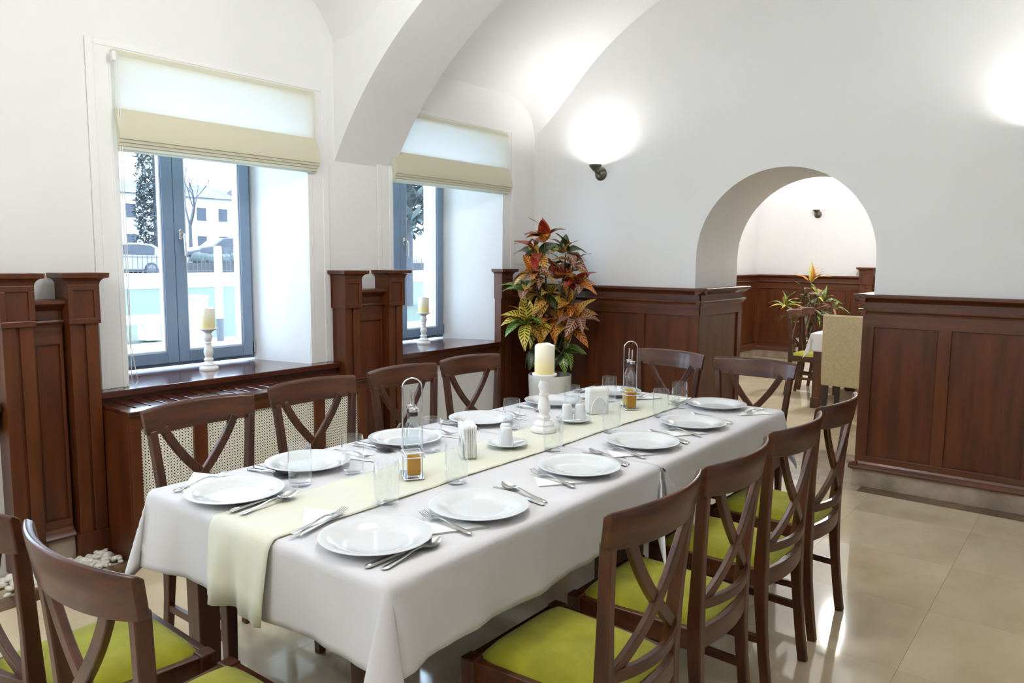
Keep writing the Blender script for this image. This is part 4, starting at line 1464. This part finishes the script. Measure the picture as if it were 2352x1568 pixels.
def cruet_stand(label, loc, rz):
    t = thing('cruet_stand', label, 'cruet stand', loc, rz, 'chrome wire cruet stands')
    hx, hy = 0.032, 0.058       # local y runs from one bottle to the other

    def loop(z, hx=hx, hy=hy, r=0.0019):
        c = []
        rd = 0.006
        for (sx, sy, a0_) in ((1, 1, 0), (-1, 1, 90), (-1, -1, 180), (1, -1, 270)):
            for k in range(5):
                a = radians(a0_ + 90 * k / 4)
                c.append((sx * (hx - rd) + rd * cos(a), sy * (hy - rd) + rd * sin(a), z))
        c.append(c[0])
        return MB().tube(c, r, 8)
    b = loop(0.0025, r=0.0024)
    b.box(-hx + 0.002, -hy + 0.002, 0.002, hx - 0.002, hy - 0.002, 0.0035)
    b.build('base', M['chrome'], t, smooth=50)
    loop(0.072).build('guard_loop', M['chrome'], t, smooth=50)
    loop(0.088).build('guard_loop', M['chrome'], t, smooth=50)
    hp = [(-hx, 0, 0.002), (-hx, 0, 0.10), (-hx, 0, 0.29)] + [(-hx * cos(pi * k / 14), 0, 0.29 + hx * sin(pi * k / 14)) for k in range(1, 14)] + [(hx, 0, 0.29), (hx, 0, 0.10), (hx, 0, 0.002)]
    q = MB()
    sec = [(0.0024 * cos(2 * pi * k / 8), 0.0024 * sin(2 * pi * k / 8)) for k in range(8)]
    q.sweep(hp, sec, (0, 1, 0))
    q.build('handle', M['chrome'], t, smooth=50)
    return t


for (x, y, rz, w, l1, l2) in ((1.690, 1.752, radians(-36), 'nearer', 0.068, 0.0), (3.150, 1.775, radians(-46), 'farther', 0.082, 0.082)):
    cruet_stand('chrome wire cruet stand with tall loop handle, the %s one on the runner' % w, (x, y, ZR), rz)
    d = Vector((-sin(rz), cos(rz))) * 0.029
    cruet_bottle('square glass oil cruet with amber oil, front bottle in the %s cruet stand' % w, (x - d.x, y - d.y, ZR + 0.0036), rz, l1, M['oil'])
    cruet_bottle('square glass cruet, rear bottle in the %s cruet stand' % w, (x + d.x, y + d.y, ZR + 0.0036), rz, l2, M['vinegar'])


# saucers with shakers
def saucer(label, loc):
    o = MB().lathe([(0.001, 0.0), (0.040, 0.0), (0.043, 0.003), (0.060, 0.009), (0.077, 0.0155), (0.0775, 0.017), (0.075, 0.0178), (0.058, 0.0125), (0.044, 0.0068), (0.036, 0.0055), (0.001, 0.005)], 40).build('saucer', M['china'], smooth=50, loc=loc)
    return tag(o, label, 'saucer', 'white saucers holding the shakers')


def shaker(label, loc):
    t = thing('shaker', label, 'shaker', loc, 0, 'white porcelain salt and pepper shakers')
    MB().lathe([(0.001, 0.0), (0.0255, 0.0), (0.027, 0.002), (0.0265, 0.015), (0.0205, 0.066), (0.0185, 0.071), (0.014, 0.0735), (0.001, 0.0745)], 28).build('body', M['china'], t, smooth=50)
    h = MB()
    for k in range(5):
        a = 2 * pi * k / 5
        h.lathe([(0.001, 0.0745), (0.0012, 0.0745), (0.0012, 0.0750), (0.001, 0.0750)], 6, (0.007 * cos(a), 0.007 * sin(a), 0))
    h.build('holes', M['darkback'], t)
    return t


def sachet(label, loc, rz, name='sachet'):
    o = MB().prism([(-0.035, -0.007), (0.035, -0.008), (0.036, 0.007), (-0.034, 0.008)], 'z', 0, 0.003).build(name, M['paper'], bevel=0.001, loc=loc)
    o.rotation_euler = (0, radians(-5), rz)
    return tag(o, label, 'sachet', 'white toothpick sachets on the saucers')


saucer('white saucer on the runner beside the napkin holder, one shaker in view', (2.19, 1.757, ZR))
shaker('front white shaker on the nearer saucer', (2.175, 1.748, ZR + 0.0055))
shaker('rear white shaker on the nearer saucer, hidden behind the other', (2.222, 1.790, ZR + 0.0055))
sachet('white paper sachet leaning on the nearer saucer', (2.215, 1.735, ZR + 0.0125), radians(-20))
saucer('white saucer on the runner beyond the tall candlestick, two shakers', (2.715, 1.805, ZR))
shaker('left white shaker of the pair on the farther saucer', (2.705, 1.835, ZR + 0.0055))
shaker('right white shaker of the pair on the farther saucer', (2.745, 1.792, ZR + 0.0055))
sachet('white paper sachet lying across the front of the farther saucer', (2.682, 1.792, ZR + 0.0125), radians(-52))


# porcelain napkin holders packed with paper napkins
def napkin_holder(label, loc, rz):
    t = thing('napkin_holder', label, 'napkin holder', loc, rz, 'white porcelain napkin holders')
    egg = []
    for k in range(28):
        a = pi * k / 27
        egg.append((0.043 * cos(a) * (1 - 0.12 * sin(a)), 0.002 + 0.078 * sin(a) ** 0.85))
    for s in (-1, 1):
        MB().prism(egg, 'y', s * 0.024 - 0.003, s * 0.024 + 0.003).build('side_plate', M['china'], t, smooth=40, bevel=0.0015)
    MB().box(-0.04, -0.022, 0.0, 0.04, 0.022, 0.006).build('base', M['china'], t, bevel=0.002)
    rr = random.Random(7)
    for k in range(9):
        y = -0.0178 + 0.00445 * k
        q = MB()
        n = 8
        ht, wd = 0.113 + rr.uniform(-.003, .003), 0.050
        for layer in (-1, 1):
            n0 = len(q.v)
            for i in range(n + 1):
                for j in range(n + 1):
                    u, v = -1 + 2 * i / n, j / n
                    q.v.append((u * wd, y + layer * (0.0004 + 0.0022 * (1 - v) * 0 + 0.0018 * sin(pi * v) * (0.6 + .4 * u)) + 0.006 * v * v * (k - 4) / 4 + 0.002 * u * sin(k), 0.007 + v * ht + 0.002 * u * sin(k * 2.1)))
            for i in range(n):
                for j in range(n):
                    a = n0 + i * (n + 1) + j
                    q.f.append((a, a + n + 1, a + n + 2, a + 1))
        q.build('napkin_sheet', M['paper'], t, smooth=60, solid=0.0022)
    return t


napkin_holder('porcelain napkin holder packed with white napkins, beside the nearer cruet stand', (1.985, 1.775, ZR), radians(52))
napkin_holder('porcelain napkin holder packed with white napkins, between saucer and farther cruet stand', (2.935, 1.825, ZR), radians(-32))
# ------------------------------------------------------------------ croton in the white pot
RT = Vector((0.6221, -0.7829, 0.0))       # picture-right on the ground
FW = Vector((0.7835, 0.6214, 0.0))        # away from the viewer


def leaf_mesh(name, m, length, width, droop, cup, seed):
    rr = random.Random(seed)
    nl, nw = 9, 4
    vs, uv = [], []
    for i in range(nl + 1):
        f = i / nl
        w = width * (sin(pi * min(1, f ** 0.8 * 0.97 + 0.03)) ** 0.75) * (1 - 0.25 * f) if 0 < f < 1 else 0.002
        y = length * (f - 0.10 * droop * f * f)
        z = -length * droop * f ** 2.0 + length * 0.12 * sin(pi * f)
        for j in range(nw + 1):
            a = -1 + 2 * j / nw
            vs.append((a * w, y, z + cup * w * a * a + 0.003 * sin(f * 14 + j + seed)))
            uv.append((0.5 + a * 0.5, f))
    fs = [(i * (nw + 1) + j, i * (nw + 1) + j + 1, (i + 1) * (nw + 1) + j + 1, (i + 1) * (nw + 1) + j) for i in range(nl) for j in range(nw)]
    me = bpy.data.meshes.new(name)
    me.from_pydata(vs, [], fs)
    ul = me.uv_layers.new(name='leaf_uv')
    for p in me.polygons:
        for li in p.loop_indices:
            ul.data[li].uv = uv[me.loops[li].vertex_index]
    me.materials.append(m)
    me.polygons.foreach_set('use_smooth', [True] * len(me.polygons))
    return me


LEAFS = {}


def leaf_of(m, var, narrow=False):
    k = (m.name, var, narrow)
    if k not in LEAFS:
        L, wd, dr = ((0.20, 0.052, 0.18), (0.18, 0.050, 0.36), (0.215, 0.053, 0.30))[var]
        if narrow:
            wd *= 0.33
        LEAFS[k] = leaf_mesh('leaf', m, L, wd, dr, (0.25, 0.4, 0.15)[var], var * 7 + 1)
    return LEAFS[k]


def rosette(root, cpos, cols, n, size, rr, up0=62, up1=-22, narrow=False, az0=None):
    if not narrow:
        n = int(n * 1.55)
    for k in range(n):
        f = k / max(1, n - 1)
        az = (az0 if az0 is not None else rr.uniform(0, 6.28)) + k * 2.399
        el = radians(up0 + (up1 - up0) * f + rr.uniform(-10, 10))
        d = (RT * cos(az) + FW * sin(az)) * cos(el) + Vector((0, 0, sin(el)))
        m = cols[rr.randrange(len(cols))]
        o = link('leaf', leaf_of(m, rr.randrange(3), narrow), root)
        yv = d.normalized()
        up = Vector((0, 0, 1)) if abs(yv.z) < 0.95 else -FW
        zv = (up - yv * up.dot(yv))
        zv = (zv.normalized() - FW * 0.35).normalized()
        zv = (zv - yv * zv.dot(yv)).normalized()
        xv = yv.cross(zv).normalized()
        rot = Matrix((xv, yv, zv)).transposed().to_quaternion() @ Quaternion((0, 1, 0), rr.uniform(-.4, .4))
        o.rotation_mode = 'QUATERNION'
        o.rotation_quaternion = rot
        s = size * rr.uniform(0.85, 1.12)
        o.scale = (s, s, s)
        o.location = Vector(cpos) + yv * 0.012


PC = Vector((4.895, 3.49, 0))
pot = thing('planter', 'round white planter standing in the corner behind the table', 'planter', PC)
MB().lathe([(0.001, 0.0005), (0.150, 0.0005), (0.155, 0.008), (0.172, 0.50), (0.174, 0.548), (0.170, 0.555), (0.163, 0.552), (0.160, 0.50), (0.001, 0.50)], 48).build('pot', M['potwhite'], pot, smooth=40)
MB().lathe([(0.001, 0.512), (0.08, 0.516), (0.158, 0.506), (0.158, 0.50), (0.001, 0.50)], 32).build('soil', M['soil'], pot, smooth=60)
cr = thing('croton_plant', 'tall bushy croton with red, orange and yellow-veined leaves, in the white planter', 'plant', PC + Vector((0, 0, 0.512)))
PX = 0.00348
R3 = random.Random(21)
ROS = [(1247, 562, (L_RED, L_RED, L_ORANGE), 8, 0.95, 80, 5), (1232, 588, (L_BROWN, L_RED, L_GOLD, L_DARK), 8, 1.0, 40, -30), (1296, 585, (L_BROWN, L_DARK, L_GOLD, L_GREEN), 8, 0.85, 75, -20), (1312, 612, (L_GOLD, L_DARK, L_BROWN), 8, 0.9, 50, -35),
       (1228, 636, (L_ORANGE, L_GOLD, L_BROWN), 9, 1.0, 60, -20), (1290, 642, (L_ORANGE, L_RED, L_GOLD), 9, 0.95, 60, -20), (1322, 656, (L_ORANGE, L_RED, L_BROWN), 7, 0.85, 50, -20), (1206, 672, (L_BROWN, L_GREEN, L_GOLD), 8, 0.95, 50, -25),
       (1258, 684, (L_GOLD, L_DARK, L_YELLOW), 10, 1.0, 60, -35), (1306, 700, (L_GOLD, L_ORANGE, L_DARK), 10, 1.0, 60, -30), (1209, 744, (L_YELLOW, L_YELLOW, L_GREEN, L_GOLD), 12, 1.08, 70, -50), (1262, 742, (L_GOLD, L_ORANGE, L_BROWN), 9, 1.0, 40, -45),
       (1300, 752, (L_ORANGE, L_YELLOW, L_GOLD), 12, 1.05, 50, -55), (1322, 728, (L_ORANGE, L_BROWN, L_GOLD), 8, 1.0, 45, -30), (1236, 800, (L_DARK, L_DARK, L_GREEN), 10, 0.95, 10, -60), (1292, 806, (L_DARK, L_DARK, L_GREEN), 10, 0.95, 10, -60)]
for i, (px, py, cols, n, sz, u0, u1) in enumerate(ROS):
    z = 1.475 - (py - 597) * PX - 0.512
    c = RT * ((px - 1264) * PX) + FW * R3.uniform(-0.10, 0.06) + Vector((0, 0, z))
    rosette(cr, c, cols, n, sz, R3, u0, u1)
    MB().tube(bez((R3.uniform(-.04, .04), R3.uniform(-.04, .04), -0.02), (c.x * .2, c.y * .2, z * .4), (c.x * .8, c.y * .8, z * .6), c, 8), 0.008, 6, [1.3, 1.2, 1.1, 1.05, 1, .9, .8, .7, .6]).build('stem', M['stem'], cr, smooth=60)

# ------------------------------------------------------------------ furniture in the far room
table2 = thing('dining_table', 'dark wooden table in the far room, seen through the arch', 'table', (8.52, 1.86, 0))
hx, hy = 0.76, 0.46
MB().box(-hx, -hy, 0.722, hx, hy, 0.754).build('tabletop', M['darkwood'], table2, bevel=0.003)
MB().box(-hx + 0.03, -hy + 0.03, 0.64, hx - 0.03, -hy + 0.055, 0.722).box(-hx + 0.03, hy - 0.055, 0.64, hx - 0.03, hy - 0.03, 0.722).box(-hx + 0.03, -hy + 0.055, 0.64, -hx + 0.055, hy - 0.055, 0.722).box(hx - 0.055, -hy + 0.055, 0.64, hx - 0.03, hy - 0.055, 0.722).build('apron', M['chairh'], table2)
for sx in (-1, 1):
    for sy in (-1, 1):
        MB().sweep([(sx * (hx - 0.055 - 0.1 * (sx > 0)), sy * (hy - 0.06), 0.0), (sx * (hx - 0.055 - 0.1 * (sx > 0)), sy * (hy - 0.06), 0.10), (sx * (hx - 0.055 - 0.1 * (sx > 0)), sy * (hy - 0.06), 0.11), (sx * (hx - 0.055 - 0.1 * (sx > 0)), sy * (hy - 0.06), 0.722)], rectsec(0.085, 0.085), (0, 1, 0), [1.15, 1.15, 0.95, 1.0]).build('leg', M['chair'], table2, bevel=0.004)
o = tablecloth('tablecloth', 'white tablecloth on the far room table, its corner hanging', 8.52 - hx, 8.52 + hx, 1.86 - hy, 1.86 + hy, ZT, 0.19, 31)
del o['group']
GF = 'cross-back chairs in the far room'
dup(chair0, (8.49, 2.53, 0), pi, 'small cross-back chair in the far room, nearest one left of the table', GF)
dup(chair0, (8.96, 2.53, 0), pi, 'small cross-back chair in the far room, behind the nearest one', GF)
dup(chair0, (9.80, 1.80, 0), pi / 2, 'small cross-back chair at the back end of the far room table', GF)

uc = thing('upholstered_chair', 'beige linen covered high-back chair seen through the arch, beside the wainscot', 'chair', (7.20, 1.76, 0), -pi / 2)
q = MB()
prof = [(-0.235, 0.37), (-0.255, 0.50), (-0.268, 0.75), (-0.275, 0.985), (-0.268, 1.004), (-0.235, 1.006), (-0.222, 0.985), (-0.200, 0.75), (-0.180, 0.50), (-0.19, 0.37)]
q.prism(prof, 'x', -0.225, 0.225)
q.build('back_cover', M['linen'], uc, smooth=40, bevel=0.010)
MB().box(-0.225, -0.19, 0.36, 0.225, 0.22, 0.46).build('seat_cover', M['linen'], uc, smooth=40, bevel=0.02)
for sx in (-1, 1):
    MB().sweep([(sx * 0.19, -0.26, 0.0), (sx * 0.19, -0.22, 0.2), (sx * 0.19, -0.205, 0.37)], rectsec(0.045, 0.045), (0, 1, 0), [.75, .9, 1]).build('back_leg', M['darkwood'], uc, bevel=0.003)
    MB().sweep([(sx * 0.19, 0.18, 0.0), (sx * 0.19, 0.18, 0.36)], rectsec(0.045, 0.045), (0, 1, 0), [.75, 1]).build('front_leg', M['darkwood'], uc, bevel=0.003)
SP_ = MB().cbox((0, -0.272, 0.99), (0.44, 0.008, 0.010))
SP_.build('piping', M['linen'], uc, bevel=0.003)

P2 = Vector((10.25, 3.08, 0))
pot2 = thing('planter', 'planter in the far room holding the spiky croton', 'planter', P2)
MB().lathe([(0.001, 0.0005), (0.15, 0.0005), (0.19, 0.44), (0.195, 0.45), (0.18, 0.45), (0.175, 0.42), (0.001, 0.42)], 32).build('pot', M['potwhite'], pot2, smooth=40)
MB().lathe([(0.001, 0.43), (0.174, 0.425), (0.174, 0.42), (0.001, 0.42)], 24).build('soil', M['soil'], pot2)
cr2 = thing('croton_plant', 'narrow-leaved croton in the far room, seen through the arch', 'plant', P2 + Vector((0, 0, 0.43)))
PX2 = 0.00574
for (px, py, cols, n, sz, u0, u1) in ((1866, 648, (L_ORANGE, L_YELLOW, L_GOLD), 12, 1.25, 85, 25), (1850, 676, (L_DARK, L_BROWN), 10, 1.15, 50, -20), (1880, 682, (L_DARK, L_YELLOW, L_GREEN), 10, 1.2, 60, -20), (1808, 702, (L_YELLOW, L_GREEN), 11, 1.1, 70, -10),
                                      (1900, 692, (L_YELLOW, L_GREEN, L_DARK), 12, 1.3, 75, -10), (1858, 712, (L_DARK, L_DARK, L_BROWN), 12, 1.2, 40, -40), (1885, 722, (L_DARK, L_GREEN), 12, 1.2, 40, -40), (1922, 706, (L_BROWN, L_DARK, L_GREEN), 10, 1.1, 40, -30), (1868, 745, (L_DARK, L_GREEN), 10, 1.2, 30, -50), (1830, 725, (L_DARK, L_GREEN), 8, 1.0, 40, -20)):
    z = 1.475 - (py - 598) * PX2 - 0.43
    c = RT * ((px - 1872) * PX2) + FW * R3.uniform(-.12, .08) + Vector((0, 0, z))
    rosette(cr2, c, cols, n, sz, R3, u0, u1, True)
    MB().tube(bez((R3.uniform(-.03, .03), R3.uniform(-.03, .03), 0), (c.x * .2, c.y * .2, z * .4), (c.x * .8, c.y * .8, z * .6), c, 6), 0.008, 6).build('stem', M['stem'], cr2, smooth=60)

# ------------------------------------------------------------------ the garden and street outside the windows
g = struct('ground', MB().box(-40, 4.63, -0.30, 110, 34.6, -0.03), M['grass'], 'pale green lawn outside the windows')
struct('pavement', MB().box(-20, 4.63, -0.03, 60, 12.75, -0.005), M['paving'], 'pale paved terrace outside the windows')
struct('road', MB().box(-40, 34.95, -0.3, 140, 44, 0.45), M['asphalt'], 'street beyond the garden wall')
struct('ground', MB().box(-60, 44, -0.3, 200, 140, 1.05), M['asphalt'], 'raised parking ground across the street')
tag(MB().box(-30, 34.6, -0.03, 110, 34.95, 0.66).build('garden_wall', M['white_concrete']), 'low white garden wall along the far edge of the lawn', 'wall')
fe = thing('iron_fence', 'thin iron railing on top of the low garden wall', 'fence', (-10, 34.78, 0.66))
q = MB()
for i in range(330):
    q.box(i * 0.22, -0.012, 0, i * 0.22 + 0.024, 0.012, 0.82)
tag(q.build('railing_bars', M['iron'], fe), kind='stuff')
MB().box(0, -0.015, 0.08, 73, 0.015, 0.12).box(0, -0.015, 0.72, 73, 0.015, 0.76).build('rail', M['iron'], fe)
be = thing('garden_bench', 'white stone bench on the terrace edge outside the first window', 'bench', (6.0, 13.25, -0.005))
MB().box(-0.75, -0.22, 0.30, 0.66, 0.22, 0.43).build('seat_slab', M['white_concrete'], be, bevel=0.01)
for x in (-0.55, 0.28):
    MB().box(x, -0.18, 0, x + 0.24, 0.18, 0.30).build('support', M['white_concrete'], be, bevel=0.008)
bx = thing('stone_pedestal', 'white block pedestal on the terrace outside the first window', 'pedestal', (6.48, 11.9, -0.005))
MB().cbox((0, 0, 0.40), (0.36, 0.36, 0.80)).build('block', M['white_concrete'], bx, bevel=0.012)
MB().cbox((0, 0, 0.815), (0.40, 0.40, 0.03)).build('top_slab', M['white_concrete'], bx, bevel=0.006)
bo = thing('bollard_light', 'slim white bollard light with grey base outside the first window', 'bollard', (7.13, 12.18, -0.005))
MB().lathe([(0.001, 0), (0.066, 0), (0.066, 0.40), (0.001, 0.40)], 20).build('base', M['postgrey'], bo, smooth=40)
MB().lathe([(0.001, 0.40), (0.064, 0.40), (0.064, 1.63), (0.055, 1.65), (0.001, 1.655)], 20).build('column', M['white_concrete'], bo, smooth=40)
po = thing('white_post', 'tall white post standing outside the second window', 'post', (10.75, 10.66, -0.005))
MB().cbox((0, 0, 2.4), (0.13, 0.13, 4.8)).build('shaft', M['white_concrete'], po, bevel=0.01)
MB().cbox((0, 0, 0.06), (0.22, 0.22, 0.12)).build('foot', M['white_concrete'], po, bevel=0.01)


def car(label, loc, rz, paint, van=False):
    t = thing('parked_car', label, 'car', loc, rz, 'cars parked beyond the garden wall')
    if van:
        side = [(-2.2, 0.35), (-2.25, 0.8), (-2.2, 1.75), (-2.0, 1.95), (1.0, 1.95), (1.5, 1.2), (2.2, 1.0), (2.3, 0.6), (2.25, 0.35)]
    else:
        side = [(-2.1, 0.40), (-2.16, 0.75), (-2.08, 1.02), (-1.75, 1.42), (-1.45, 1.58), (-0.6, 1.64), (0.35, 1.60), (1.05, 1.08), (1.85, 0.96), (2.12, 0.75), (2.15, 0.42), (1.8, 0.28), (-1.8, 0.28)]
    MB().prism(side, 'y', -0.88, 0.88).build('body', paint, t, smooth=40, bevel=0.08)
    win = [(-1.5, 1.05), (-1.52, 1.40), (-1.30, 1.52), (-0.6, 1.57), (0.28, 1.53), (0.85, 1.08)] if not van else [(0.2, 1.2), (0.2, 1.8), (0.95, 1.8), (1.3, 1.2)]
    MB().prism(win, 'y', -0.90, 0.90).build('side_windows', M['carglass'], t)
    MB().cbox((-2.12, -0.62, 0.95), (0.10, 0.35, 0.16)).cbox((-2.12, 0.62, 0.95), (0.10, 0.35, 0.16)).build('tail_lamps', M['tail'], t, bevel=0.02)
    for x in (-1.32, 1.32):
        for s in (-1, 1):
            w = MB().lathe([(0.001, -0.11), (0.30, -0.11), (0.34, -0.08), (0.34, 0.08), (0.30, 0.11), (0.001, 0.11)], 24, (x, s * 0.82, 0.34), 'y').build('wheel', M['tyre'], t, smooth=40)
            MB().lathe([(0.001, -0.125), (0.20, -0.125), (0.22, -0.11), (0.22, 0.11), (0.20, 0.125), (0.001, 0.125)], 18, (x, s * 0.82, 0.34), 'y').build('wheel_rim', M['alloy'], w, smooth=40)
    return t


car('white car parked on the street beyond the wall, seen through the left casement', (17.15, 38.6, 0.45), pi, M['carwhite'])
car('dark car parked behind the fence, seen through the right casement', (27.5, 46.5, 1.05), pi, M['cardark'])
car('white van parked farther up, seen through the left casement', (20.2, 51.5, 1.05), pi, M['carwhite'], True)
car('white car behind the dark one, seen through the right casement', (31.5, 50.5, 1.05), pi, M['carwhite'])
hd = MB()
rh = random.Random(3)
for k in range(70):
    c = Vector((24.8 + rh.uniform(0, 5.5), 44.6 + rh.uniform(-.2, .2), 1.05 + rh.uniform(0.05, 0.35)))
    r = rh.uniform(.25, .4)
    hd.add([v * r * rh.uniform(.85, 1.1) + c for v in icv], icf)
tag(hd.build('hedge', M['conifer'], smooth=80), 'low dark hedge in front of the parked cars', 'hedge', kind='stuff')


def bare_tree(label, loc, h, r, seed, fork=0.35, lean=0.0):
    t = thing('bare_tree', label, 'tree', loc, 0, 'bare street trees outside')
    rr = random.Random(seed)
    tr = MB()
    top = Vector((lean, 0, h * fork))
    tr.tube([(0, 0, 0), (lean * .3, 0, h * fork * .4), top], r, 10, [1.25, 1.0, 0.85])
    tr.build('trunk', M['bark'], t, smooth=60)
    b = MB()

    def grow(p, d, L, rad, lv):
        pts = [p]
        for k in range(3):
            d = (d + Vector((rr.uniform(-.22, .22), rr.uniform(-.22, .22), rr.uniform(-.05, .14)))).normalized()
            pts.append(pts[-1] + d * L / 3)
        b.tube(pts, rad, 5 if lv > 0 else 8, [1, .85, .72, .55])
        if lv >= 4:
            return
        for k in range(3 if lv < 2 else 2):
            nd = (d + Vector((rr.uniform(-.8, .8), rr.uniform(-.8, .8), rr.uniform(-.1, .6)))).normalized()
            grow(pts[-1 if k < 2 else 2], nd, L * rr.uniform(.6, .82), rad * .56, lv + 1)
    for k in range(3):
        a = 2.1 * k + rr.uniform(0, 1)
        grow(top - Vector((0, 0, .05 * k)), Vector((.42 * cos(a), .42 * sin(a), 1)).normalized(), h * .24, r * .62, 0)
    b.build('branches', M['bark'], t, smooth=60)
    return t


bare_tree('thick bare tree by the fence, seen through the right casement of the first window', (24.05, 36.0, 0.45), 11, 0.19, 12, 0.42)
bare_tree('slender bare tree beyond the cars, seen through the right casement', (28.6, 52.4, 1.05), 10, 0.13, 5, 0.26)
bare_tree('slender bare tree at the left of the first window view', (19.2, 45.3, 1.05), 9, 0.13, 9, 0.24)
bare_tree('bare tree farther back between the houses', (36.5, 55.0, 1.05), 12, 0.2, 17, 0.3)


def conifer(label, loc, h, r, trunk, seed, n=900, zr=0.12):
    t = thing('conifer_tree', label, 'tree', loc, 0)
    MB().tube([(0, 0, 0), (0.05, 0, h * .5), (0, 0, h * .92)], trunk, 10, [1, .8, .2]).build('trunk', M['bark'], t, smooth=60)
    rr = random.Random(seed)
    q = MB()
    for k in range(n):
        f = rr.random() ** 0.8
        z = h * (zr + (1 - zr) * f)
        rad = r * (1 - f) ** 0.6 * (0.55 + 0.45 * rr.random()) + 0.05
        a = rr.uniform(0, 6.28)
        p = Vector((rad * cos(a), rad * sin(a), z))
        s = rr.uniform(.10, .22) * (0.6 + r * .5)
        ax = Vector((rr.uniform(-1, 1), rr.uniform(-1, 1), rr.uniform(-.6, .9))).normalized()
        bx = ax.cross(Vector((.3, .2, 1))).normalized()
        q.add([p, p + ax * s + bx * s * .35, p + ax * s * 1.9, p + ax * s - bx * s * .35], [(0, 1, 2, 3)])
    tag(q.build('foliage', M['conifer'], t), kind='stuff')
    return t


conifer('tall dark blue-green cypress beyond the street, seen through the left casement', (23.5, 47.2, 1.05), 13, 1.25, 0.14, 4, 5200, 0.02)
conifer('large pine with a rough trunk on the lawn outside the second window', (16.6, 17.4, -0.03), 7.5, 1.7, 0.19, 6, 4200, 0.30)


def building(label, x0, x1, y, h, nw, ns, seed):
    t = thing('house', label, 'building', (x0, y, 1.05), 0, 'pale houses across the street')
    w = x1 - x0
    MB().box(0, 0, 0, w, 8, h).build('walls', M['facade'], t)
    MB().prism([(-0.4, h), (8.4, h), (4, h + 1.6)], 'x', -0.4, w + 0.4).build('roof', M['roof'], t)
    for j in range(ns):
        for i in range(nw):
            cx, z = w * (i + .5) / nw, 1.0 + j * (h - 0.6) / ns
            f = MB()
            f.box(cx - 0.62, -0.08, z, cx - 0.52, 0.05, z + 1.5).box(cx + 0.52, -0.08, z, cx + 0.62, 0.05, z + 1.5).box(cx - 0.52, -0.08, z, cx + 0.52, 0.05, z + 0.1).box(cx - 0.52, -0.08, z + 1.4, cx + 0.52, 0.05, z + 1.5)
            fo = f.build('window', M['white_concrete'], t)
            MB().box(cx - 0.52, -0.03, z + 0.1, cx + 0.52, 0.0, z + 1.4).build('pane', M['carglass'], fo)
    return t


building('pale two-storey house across the street, seen through the first window', 30, 44, 72, 6.2, 6, 2, 1)
building('long pale house at the left of the first window view', 14, 27.5, 78, 7.5, 6, 2, 2)
building('pale house farther right, seen past the bollard', 47, 62, 70, 7.0, 6, 2, 3)
